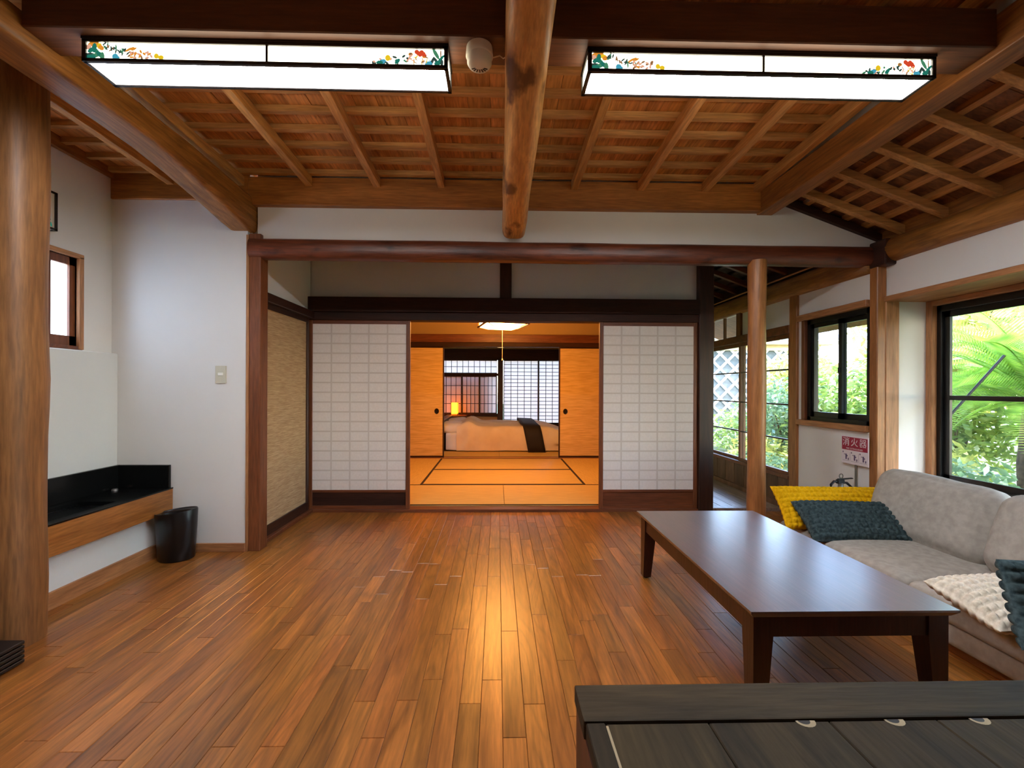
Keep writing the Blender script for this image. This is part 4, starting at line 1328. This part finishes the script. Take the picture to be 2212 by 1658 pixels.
def knit_cushion(name, label, w, h, t, nu, nv, mat, mtx, amp=.010, sag=0.0):
    """pillow with a chunky bobble knit; local x along width, z along height, y thickness"""
    su, sv = nu * 6, nv * 6
    v, f = [], []
    for side in (1, -1):
        for j in range(sv + 1):
            for i in range(su + 1):
                a = -1 + 2 * i / su
                c = -1 + 2 * j / sv
                prof = max(0, (1 - abs(a) ** 2.6)) ** .5 * max(0, (1 - abs(c) ** 2.4)) ** .5
                px = a * w / 2 * (1 - .05 * (1 - c * c) * abs(a) ** 3) 
                pz = c * h / 2 * (1 - .06 * (1 - a * a) * abs(c) ** 3)
                uu = (a + 1) / 2 * nu
                row = math.floor((c + 1) / 2 * nv - 1e-6)
                vv = (c + 1) / 2 * nv
                bob = (abs(math.sin(PI * uu)) * abs(math.sin(PI * vv))) ** .5
                y = side * (t / 2 * prof + amp * bob * min(1, prof * 3 + .25))
                pz -= sag * (1 - a * a) * (c + 1) / 2
                wv = noise.noise(Vector((px * 5, pz * 5, w * 7))) * .008
                v.append(mtx @ Vector((px, y + wv, pz)))
    N = (su + 1) * (sv + 1)
    for s in (0, 1):
        for j in range(sv):
            for i in range(su):
                q = [s * N + j * (su + 1) + i, s * N + j * (su + 1) + i + 1, s * N + (j + 1) * (su + 1) + i + 1, s * N + (j + 1) * (su + 1) + i]
                f.append(tuple(q[::-1]) if s == 0 else tuple(q))
    # stitch the rim
    ringi = [i for i in range(su + 1)] + [j * (su + 1) + su for j in range(1, sv + 1)] + [sv * (su + 1) + i for i in range(su - 1, -1, -1)] + [j * (su + 1) for j in range(sv - 1, 0, -1)]
    for k in range(len(ringi)):
        a, c = ringi[k], ringi[(k + 1) % len(ringi)]
        f.append((a, c, c + N, a + N))
    o = bld(name, B().add(v, f), mat, smooth='all')
    return tag(o, label, 'cushion')


def cm(loc, rz, rx, ry=0):
    return Matrix.Translation(loc) @ Matrix.Rotation(rz, 4, 'Z') @ Matrix.Rotation(ry, 4, 'Y') @ Matrix.Rotation(rx, 4, 'X')


knit_cushion('knit_cushion', 'long yellow bobble knit cushion at the far end of the sofa', .68, .29, .12, 20, 9, 'yellow', cm((2.135, 2.70, .365), math.radians(-3), math.radians(-38)), .016)
knit_cushion('knit_cushion', 'long dark teal bobble knit cushion leaning on the yellow one', .64, .29, .12, 20, 9, 'teal', cm((2.15, 2.52, .33), math.radians(-6), math.radians(-54), 0), .016)
knit_cushion('knit_cushion', 'cream bobble knit cushion lying over the front edge of the sofa', .66, .27, .12, 20, 9, 'cream', cm((2.10, 1.63, .297), math.radians(3), math.radians(-76), 0), .015)
knit_cushion('knit_cushion', 'dark teal bobble knit cushion leaning on the cream one', .58, .285, .12, 16, 8, 'teal', cm((2.045, 1.44, .388), 0, math.radians(-15), 0), .017)

# ------------------------------------------------------------------ EXTINGUISHER AND SIGN
ex = thing('fire_extinguisher', 'red fire extinguisher with black hose behind the yellow cushion', 'extinguisher', (2.50, 3.08, 0))
ec = (2.50, 3.08, 0)
bld('cylinder', B().lathe([(.055, 0), (.062, .01), (.063, .05), (.063, .33), (.056, .365), (.035, .385), (.022, .39)], ec, 28), 'red', ex, smooth=True)
bld('neck', B().lathe([(.022, .385), (.022, .40), (.017, .405), (.017, .44)], ec, 20), 'steel', ex, smooth=True)
bld('valve', B().box(ec[0] - .03, ec[0] + .022, ec[1] - .014, ec[1] + .014, .435, .465), 'rubber', ex, bev=.004)
bld('carry_handle', B().tube([(ec[0] + .015, ec[1], .445), (ec[0] + .045, ec[1], .44), (ec[0] + .085, ec[1], .405)], [.008, .009, .007], 8), 'rubber', ex, smooth=True)
bld('lever', B().hexa([(ec[0] - .02, ec[1] - .01, .462), (ec[0] + .085, ec[1] - .01, .472), (ec[0] + .085, ec[1] + .01, .472), (ec[0] - .02, ec[1] + .01, .462),
                       (ec[0] - .02, ec[1] - .01, .470), (ec[0] + .085, ec[1] - .01, .477), (ec[0] + .085, ec[1] + .01, .477), (ec[0] - .02, ec[1] + .01, .470)]), 'rubber', ex)
nn = 20
bld('safety_ring', B().tube([(ec[0] + .003 + .013 * math.cos(2 * PI * i / nn), ec[1], .490 + .016 * math.sin(2 * PI * i / nn)) for i in range(nn + 1)], .0035, 6, up=(0, 1, 0), caps=False), 'steel', ex, smooth=True)
bld('hose', B().tube([(ec[0] - .02, ec[1], .448), (ec[0] - .05, ec[1], .452), (ec[0] - .08, ec[1] - .01, .43), (ec[0] - .092, ec[1] - .02, .38), (ec[0] - .09, ec[1] - .02, .25), (ec[0] - .08, ec[1] - .01, .12)], .009, 8), 'rubber', ex, smooth=True)

sg = thing('extinguisher_sign', 'white and red extinguisher sign with Japanese lettering on a slim stand', 'sign', (2.62, 3.09, 0))
gx, gy0, gy1, gz0, gz1 = 2.612, 2.975, 3.212, .57, .778
bld('board', B().box(gx, gx + .006, gy0, gy1, gz0, gz1), 'sign_white', sg, bev=.001)
bld('red_panel', B().box(gx - .0008, gx, gy0 + .006, gy1 - .006, .672, .768), 'sign_red', sg)
bld('stand_pole', B().tube([(gx + .008, 3.09, 0), (gx + .008, 3.09, .62)], .007, 10), 'steel', sg, smooth=True)
bld('stand_foot', B().lathe([(.05, 0), (.05, .006), (.012, .012), (.008, .02)], (gx - .035, 3.09, 0), 20, sx=.9), 'steel', sg, smooth=True)


def text(name, body, size, loc, mat, parent):
    cu = bpy.data.curves.new(name, 'FONT')
    cu.body = body
    cu.size = size
    cu.align_x = 'CENTER'
    cu.align_y = 'CENTER'
    cu.extrude = 0.0002
    cu.resolution_u = 3
    tmp = bpy.data.objects.new(name, cu)
    COL.objects.link(tmp)
    dg = bpy.context.evaluated_depsgraph_get()
    me = bpy.data.meshes.new_from_object(tmp.evaluated_get(dg))
    bpy.data.objects.remove(tmp)
    # faces -X: local x -> -Y, local y -> Z
    mt = Matrix(((0, 0, -1, loc[0]), (-1, 0, 0, loc[1]), (0, 1, 0, loc[2]), (0, 0, 0, 1)))
    me.transform(mt)
    me.materials.clear()
    me.materials.append(M[mat])
    o = bpy.data.objects.new(name, me)
    COL.objects.link(o)
    attach(o, parent)
    return o


for k, chx in enumerate('消火器'):
    text('lettering', chx, .066, (gx - .0012, gy1 - .045 - k * .074, .7285), 'sign_white', sg)
text('lettering', 'FIRE EXTINGUISHER', .0165, (gx - .0012, (gy0 + gy1) / 2, .683), 'sign_white', sg)
b = B()
xx = gx - .0006


def sgq(ya, yb, za, zb, mi=0):
    b.box(xx, gx - .0001, ya, yb, za, zb, mi)


for k in range(3):
    yc = gy1 - .042 - k * .076
    sgq(yc + .022, yc + .030, .648, .658)
    sgq(yc - .008, yc + .004, .600, .640)
    sgq(yc - .016, yc - .008, .622, .630)
    sgq(yc + .004, yc + .018, .634, .638)
    sgq(yc - .026, yc - .018, .596, .612)
    sgq(yc - .030, yc + .030, .590, .5915)
    if k < 2:
        sgq(yc - .0385, yc - .0375, .592, .655)
tag(bld('pictogram', b, 'sign_ink', sg), kind='stuff')

# ------------------------------------------------------------------ PENDANT LAMP (mat room)
pl_ = thing('pendant_lamp', 'square wood framed paper pendant lamp in the mat room', 'lamp', (.06, 5.3, 1.84))
m = Matrix.Translation((.06, 5.32, 0)) @ Matrix.Rotation(math.radians(14), 4, 'Z')
h = .245
z0, z1 = 1.86, 2.03
b = B()
v = [m @ Vector(q) for q in ((-h, -h, z0 + .035), (h, -h, z0 + .035), (h, h, z0 + .035), (-h, h, z0 + .035), (-h, -h, z1), (h, -h, z1), (h, h, z1), (-h, h, z1))]
vb = [m @ Vector(q) for q in ((-h * .62, -h * .62, z0), (h * .62, -h * .62, z0), (h * .62, h * .62, z0), (-h * .62, h * .62, z0))]
b.add(v, [(0, 1, 5, 4), (1, 2, 6, 5), (2, 3, 7, 6), (3, 0, 4, 7), (4, 5, 6, 7)])
b.add(v[:4] + vb, [(1, 0, 4, 5), (2, 1, 5, 6), (3, 2, 6, 7), (0, 3, 7, 4), (7, 6, 5, 4)])
bld('paper_shade', b, 'pend_paper', pl_)
hh = h + .004
for a in range(4):
    c0 = [(-hh, -hh), (hh, -hh), (hh, hh), (-hh, hh)][a]
    c1 = [(hh, -hh), (hh, hh), (-hh, hh), (-hh, -hh)][a]
    for zz in (z0 + .035, z1):
        bld('frame_bar', B().tube([m @ Vector((c0[0] * 1.04, c0[1] * 1.04, zz)), m @ Vector((c1[0] * 1.04, c1[1] * 1.04, zz))], .013, 4), 'pend_wood', pl_)
    bld('frame_bar', B().tube([m @ Vector((c0[0], c0[1], z0 + .03)), m @ Vector((c0[0], c0[1], z1 + .01))], .012, 4), 'pend_wood', pl_)
    bld('frame_bar', B().tube([m @ Vector((c0[0], c0[1], z0 + .034)), m @ Vector((c0[0] * .62, c0[1] * .62, z0 - .001))], .005, 4), 'pend_wood', pl_)
bld('stem', B().tube([(.06, 5.32, z1), (.06, 5.32, 2.31)], .012, 8), 'pend_wood', pl_)
bld('pull_cord', B().tube([(.056, 5.32, z0), (.056, 5.32, 1.49)], .0025, 6), 'white_plastic', pl_)
bld('cord_bob', B().lathe([(0, -.02), (.008, -.016), (.008, .0), (.003, .008)], (.056, 5.32, 1.48), 10), 'white_plastic', pl_, smooth=True)

# bowl lamp in the bedroom
bl = thing('bowl_lamp', 'shallow round ceiling lamp in the bedroom', 'lamp', (.055, 8.3, 1.93))
bld('shade', B().lathe([(.0, -.022), (.10, -.018), (.15, .0), (.165, .022), (.16, .024)], (.055, 8.3, 1.93), 32), 'bowl_light', bl, smooth=True)
bld('stem', B().tube([(.055, 8.3, 1.95), (.055, 8.3, 2.31)], .012, 8), 'pend_wood', bl)
bld('cap', B().lathe([(.164, .022), (.12, .05), (.02, .06)], (.055, 8.3, 1.93), 32), 'pend_wood', bl, smooth=True)

# ------------------------------------------------------------------ BED
bd = thing('bed', 'low bed with cream duvet beyond the straw coloured panels', 'bed', (.15, 8.2, .03))
bld('mattress', B().rbox((.13, 8.2, .20), (2.06, 1.62, .32), .05, 8), 'sheet', bd, smooth='all')
bld('headboard', B().box(-1.06, -.94, 7.36, 9.05, .03, .56), 'black_wood', bd, bev=.01)


def duvet(x0, x1, y0, y1, ztop):
    nx, ny = 46, 40
    v, f = [], []
    for j in range(ny + 1):
        for i in range(nx + 1):
            a, c = i / nx, j / ny
            x = x0 + (x1 - x0) * a
            # c: 0..0.22 front drop, 0.22..0.78 top, rest back drop
            if c < .25:
                k = c / .25
                y = y0 - .03 * math.sin(k * PI) ; z = .05 + (ztop - .05) * k ** .8
                y += .05 * k * k
            elif c < .75:
                k = (c - .25) / .5
                y = y0 + .05 + (y1 - y0 - .1) * k; z = ztop + .03 * math.sin(k * PI)
            else:
                k = (c - .75) / .25
                y = y1 - .05 + .05 * k; z = ztop - (ztop - .05) * k
            hump = .085 * math.exp(-((a - .10) / .07) ** 2)
            foot = -.10 * max(0, (a - .80) / .2) ** 1.5
            if z > .2: z += hump + foot
            z += .02 * noise.noise(Vector((x * 4, y * 4, 1))) * (1 if c > .1 else .2)
            y += .018 * noise.noise(Vector((x * 9, z * 3, 4))) * (1 if c < .25 else 0) * (1.6 if a < .35 else .6)
            v.append((x, y, z))
    for j in range(ny):
        for i in range(nx):
            f.append((j * (nx + 1) + i, j * (nx + 1) + i + 1, (j + 1) * (nx + 1) + i + 1, (j + 1) * (nx + 1) + i))
    return B().add(v, f)


bld('duvet', duvet(-.70, 1.16, 7.37, 9.03, .455), 'duvet', bd, smooth='all')
for (y, z, lb) in ((7.72, .42, 'cream pillow at the near side of the bed head'), (8.6, .43, 'cream pillow at the far side of the bed head')):
    o = bld('pillow', B().rbox((-.80, y, z), (.40, .62, .15), .06, 10, (.01, .01, .03), wob=.02, seed=y), 'sheet', smooth='all')
    tag(o, lb, 'pillow')
# runner across the foot end
v, f = [], []
prof = [(7.318, .035), (7.30, .15), (7.305, .30), (7.33, .41), (7.40, .478), (7.6, .500), (8.2, .512), (8.9, .500), (9.05, .44), (9.06, .10)]
for (y, z) in prof:
    for k in range(6):
        a = k / 5
        sk = (.10 if z < .45 and y < 8 else .06) * (1 - min(1, z / .5))
        v.append((.43 + .30 * a + sk + (.0 if y < 7.5 else -.03), y, z - .012 * a))
for j in range(len(prof) - 1):
    for k in range(5):
        f.append((j * 6 + k, j * 6 + k + 1, (j + 1) * 6 + k + 1, (j + 1) * 6 + k))
ro_ = bld('bed_runner', B().add(v, f), 'runner', smooth=True)
md = ro_.modifiers.new('thick', 'SOLIDIFY'); md.thickness = .014; md.offset = 1
tag(ro_, 'black fabric runner across the foot of the bed', 'runner')

# bedside table and lamp
bt = thing('bedside_table', 'small wooden bedside stand under the glowing lamp', 'table', (-.88, 9.4, .03))
bld('top', B().box(-1.11, -.67, 9.22, 9.62, .50, .525), 'mid_x', bt, bev=.003)
for (x, y) in ((-1.09, 9.24), (-.72, 9.24), (-1.09, 9.57), (-.72, 9.57)):
    bld('leg', B().box(x, x + .03, y, y + .03, .03, .50), 'mid_z', bt)
bld('lower_shelf', B().box(-1.09, -.69, 9.25, 9.6, .36, .38), 'mid_x', bt)
lp = thing('table_lamp', 'small glowing amber paper lamp on the bedside stand', 'lamp', (-.935, 9.4, .525))
bld('shade', B().box(-1.005, -.865, 9.33, 9.47, .56, .80), 'lamp_amber', lp, bev=.006)
for (x, y) in ((-1.008, 9.327), (-.872, 9.327), (-1.008, 9.463), (-.872, 9.463)):
    bld('corner_rod', B().box(x, x + .01, y, y + .01, .525, .815), 'pend_wood', lp)
bld('base', B().box(-1.01, -.86, 9.325, 9.475, .525, .54), 'pend_wood', lp)

# ------------------------------------------------------------------ GARDEN
gr = bld('ground', B().box(2.78, 40, -20, 40, -.55, -.33), 'soil')
tag(gr, 'garden ground outside the windows', None, None, 'structure')
tag(bld('ground', B().box(-40, 2.78, 10.2, 40, -.55, -.33), 'soil'), 'garden ground behind the bedroom', None, None, 'structure')
tag(bld('wall_base', B().box(-2.8, 2.76, YBACK, 9.95, -.5, -.125), 'rooftile'), 'house plinth', None, None, 'structure')


def leaf_mesh(name, mat, n, cen, rad, size, seed, shape='ball', parent=None):
    r = np.random.default_rng(seed)
    d = r.normal(size=(n, 3)); d /= np.linalg.norm(d, axis=1)[:, None]
    q = r.random(n) ** (1 / 2.2)
    lump = 1 + .22 * np.sin(d[:, 0] * 7 + seed) * np.sin(d[:, 1] * 6 + seed * 2) + .15 * np.sin(d[:, 2] * 9 + seed)
    c = d * (q * lump)[:, None] * np.array(rad) + np.array(cen)
    ax = r.normal(size=(n, 3)); ax[:, 2] *= .6; ax /= np.linalg.norm(ax, axis=1)[:, None]
    bx = np.cross(ax, r.normal(size=(n, 3))); bx /= np.linalg.norm(bx, axis=1)[:, None]
    s = size * (.6 + .8 * r.random(n))[:, None]
    p0 = c - ax * s; p1 = c + bx * s * .38; p2 = c + ax * s; p3 = c - bx * s * .38
    v = np.stack([p0, p1, p2, p3], 1).reshape(-1, 3)
    me = bpy.data.meshes.new(name)
    me.vertices.add(4 * n); me.vertices.foreach_set('co', v.astype(np.float32).ravel())
    me.loops.add(4 * n); me.loops.foreach_set('vertex_index', np.arange(4 * n, dtype=np.int32))
    me.polygons.add(n); me.polygons.foreach_set('loop_start', np.arange(0, 4 * n, 4, dtype=np.int32))
    me.materials.append(M[mat])
    me.update(calc_edges=True)
    o = bpy.data.objects.new(name, me)
    COL.objects.link(o)
    if parent is not None: attach(o, parent)
    return o


def shrub(name, label, cat, x, y, z, rad, mat, n, size, seed, trunk=.03):
    t = thing(name, label, cat, (x, y, -.33), 'garden plants')
    leaf_mesh('foliage', mat, n, (x, y, z), rad, size, seed, parent=t)
    rr_ = random.Random(seed)
    for k in range(4):
        a = rr_.uniform(0, 6.3)
        e = (x + math.cos(a) * rad[0] * .5, y + math.sin(a) * rad[1] * .5, z + rad[2] * .3)
        mid = (x + math.cos(a) * rad[0] * .12, y + math.sin(a) * rad[1] * .12, (z - .33) / 2)
        bld('stem', B().tube([(x, y, -.36), mid, e], [trunk, trunk * .8, trunk * .3], 7), 'bark', t, smooth=True)
    return t


# frond
fv, ff = [], []
bf = B()
Lf = 1.05
pth, rr = [], []
for i in range(13):
    s = i / 12
    pth.append((Lf * (s - .12 * s ** 3), 0, .10 * s - .40 * s ** 2.4)); rr.append(.008 * (1 - .8 * s))
bf.tube(pth, rr, 5, up=(0, 1, 0))
for i in range(40):
    s = .14 + .85 * i / 39
    k = min(11, int(s * 12)); fr_ = s * 12 - k
    p = Vector(pth[k]).lerp(Vector(pth[k + 1]), fr_)
    ln = .19 * math.sin(PI * (.12 + .86 * s)) ** .7 + .02
    for sd_ in (-1, 1):
        dr = Vector((.55, sd_ * .8, .22)).normalized()
        w_ = Vector((.0065, 0, 0))
        e = p + dr * ln + Vector((0, 0, -.25 * ln * ln))
        mid = p + dr * ln * .5
        bf.add([p - w_ * .6, p + w_ * .6, mid + w_, e, mid - w_], [(0, 1, 2, 3, 4)])
frond_tmp = bld('frond', bf, 'frond')
frond_me = frond_tmp.data
bpy.data.objects.remove(frond_tmp)


def cycad(label, x, y, zt, n, scale, seed):
    t = thing('cycad', label, 'palm', (x, y, -.33), 'garden plants')
    r = random.Random(seed)
    bld('trunk', B().tube([(x, y, -.4), (x, y, zt * .4), (x, y, zt)], [.16, .15, .13], 14, jit=.3, seed=seed), 'bark', t, smooth=True)
    for k in range(n):
        o = bpy.data.objects.new('frond', frond_me)
        COL.objects.link(o)
        el = math.radians(r.uniform(-5, 75))
        o.matrix_basis = (Matrix.Translation((x, y, zt)) @ Matrix.Rotation(k * 2.399 + r.uniform(-.2, .2), 4, 'Z')
                          @ Matrix.Rotation(-el, 4, 'Y') @ Matrix.Rotation(r.uniform(-.3, .3), 4, 'X') @ Matrix.Scale(scale * r.uniform(.85, 1.1), 4))
        attach(o, t)


cycad('feathery cycad palm just outside the bay window', 5.15, 3.95, 1.0, 60, 1.15, 3)
cycad('lower cycad palm partly cut off by the window edge', 6.3, 4.75, 1.2, 44, 1.2, 5)
po = bld('garden_pole', B().tube([(3.614, 4.375, -.33), (4.45, 3.683, 1.426)], .011, 8), 'rubber', smooth=True)
tag(po, 'thin dark pole slanting in front of the cycad palm', 'pole')
rs = random.Random(5)
spots = [
    ('round_shrub', 'low round shrub under the bay window', 'shrub', 4.1, 3.95, .10, (.55, .5, .45), 'leafC', 1700, .05),
    ('leafy_shrub', 'yellow green shrub below the cycad palm', 'shrub', 4.8, 4.9, .15, (.7, .6, .5), 'leafB', 1900, .06),
    ('leafy_shrub', 'light green shrub behind the cycad palm', 'shrub', 6.4, 5.9, .7, (1.0, .9, 1.1), 'leafA', 3000, .07),
    ('garden_tree', 'yellow green tree filling the bay window background', 'tree', 7.6, 6.9, 1.9, (1.5, 1.4, 1.6), 'leafB', 5200, .09),
    ('garden_tree', 'dark green tree behind the cycad at the right', 'tree', 7.9, 4.9, 1.7, (1.4, 1.3, 1.8), 'leafA', 4600, .09),
    ('garden_tree', 'added unseen leafy tree beyond the right edge of the bay window, blocking sky light', 'tree', 6.6, 1.6, 1.8, (1.5, 1.4, 2.0), 'leafA', 5200, .11),  # added out of view to cut sky light on the bay return wall
    ('garden_tree', 'added unseen dark tree far to the right of the bay window, blocking sky light', 'tree', 6.2, -1.8, 1.9, (1.6, 1.6, 2.1), 'leafC', 5200, .11),  # second unseen tree, added to keep the bay side wall from over-lighting
    ('leafy_shrub', 'bright shrub seen through the right pane of the black window', 'shrub', 5.2, 6.35, .75, (.75, .7, .95), 'leafA', 3000, .055),
    ('leafy_shrub', 'blue green shrub seen through the left pane of the black window', 'shrub', 5.0, 7.3, .55, (.7, .8, .8), 'leafC', 3000, .055),
    ('garden_tree', 'yellowing tree above the shrubs behind the black window', 'tree', 6.4, 9.0, 1.4, (.75, .7, .6), 'leafB', 2400, .06),
    ('leafy_shrub', 'green shrub at the foot of the storehouse wall', 'shrub', 5.6, 9.6, .15, (.9, .6, .55), 'leafA', 2400, .055),
    ('leafy_shrub', 'yellow green shrub outside the veranda glass', 'shrub', 4.3, 6.9, -.05, (.55, .6, .42), 'leafB', 1900, .05),
    ('leafy_shrub', 'pale green shrub close to the veranda glass', 'shrub', 3.7, 5.9, -.1, (.4, .5, .36), 'leafC', 1300, .045),
    ('leafy_shrub', 'bushy shrub in front of the storehouse corner', 'shrub', 6.7, 9.3, .25, (.7, .6, .6), 'leafB', 2200, .055),
]
for k, (nm, lb, ca, x, y, z, rad, mt, n, sz) in enumerate(spots):
    shrub(nm, lb, ca, x, y, z, rad, mt, n, sz, 40 + k)

# storehouse with diagonal tile and plaster wall
sth = thing('storehouse', 'storehouse with white diagonal lattice plaster over grey tiles', 'building', (6.3, 11.6, -.33))
SXa, SXb, SZa, SZb, SYf = 3.6, 8.6, -.33, 2.32, 11.5
bld('wall_body', B().box(SXa, SXb, SYf + .02, SYf + 3, SZa, SZb), 'plaster', sth)
D = .40
tv, tf = [(0, 0, D * .46), (D * .46, 0, 0), (0, 0, -D * .46), (-D * .46, 0, 0), (0, .03, D * .46), (D * .46, .03, 0), (0, .03, -D * .46), (-D * .46, .03, 0)], [(3, 2, 1, 0), (0, 1, 5, 4), (1, 2, 6, 5), (2, 3, 7, 6), (3, 0, 4, 7)]
tme = bpy.data.meshes.new('wall_tile'); tme.from_pydata(tv, [], tf); tme.materials.append(M['namako_tile'])
nrow_ = int((SZb - SZa) / (D / 2))
for j in range(1, nrow_):
    zc_ = SZa + j * D / 2
    if zc_ + D / 2 > SZb + .02 or zc_ - D / 2 < SZa - .02: continue
    xx = SXa + D / 2 + (D / 2 if j % 2 else 0)
    while xx + D / 2 <= SXb + .01:
        o = bpy.data.objects.new('wall_tile', tme); COL.objects.link(o)
        o.location = (xx, SYf, zc_)
        attach(o, sth)
        xx += D
for s in (1, -1):
    k = -30
    while k < 60:
        # line: z - SZa = s*(x - x0)
        x0 = SXa + k * D
        pts = []
        lo = max(SXa, x0 if s > 0 else x0 - (SZb - SZa)); hi = min(SXb, x0 + (SZb - SZa) if s > 0 else x0)
        if hi - lo > .15:
            a = (lo, SYf - .004, SZa + s * (lo - x0)); c = (hi, SYf - .004, SZa + s * (hi - x0))
            bld('joint_ridge', B().tube([a, c], [(.035, .035)] * 2, 8), 'namako_joint', sth)
        k += 1
rf = bld('roof', B().extrude([(SXa - .4, SYf - .5, SZb + .08), (SXa - .4, SYf + 1.5, SZb + .9), (SXa - .4, SYf + 3.5, SZb + .08), (SXa - .4, SYf + 3.5, SZb + .18), (SXa - .4, SYf + 1.5, SZb + 1.0), (SXa - .4, SYf - .5, SZb + .18)], (SXb - SXa + .8, 0, 0)), 'rooftile', sth)
bld('eave_board', B().box(SXa - .35, SXb + .35, SYf - .45, SYf + .03, SZb - .02, SZb + .08), 'eave', sth)
bld('eave_moulding', B().box(SXa - .1, SXb + .1, SYf - .10, SYf + .03, SZb - .16, SZb - .02), 'eave', sth)
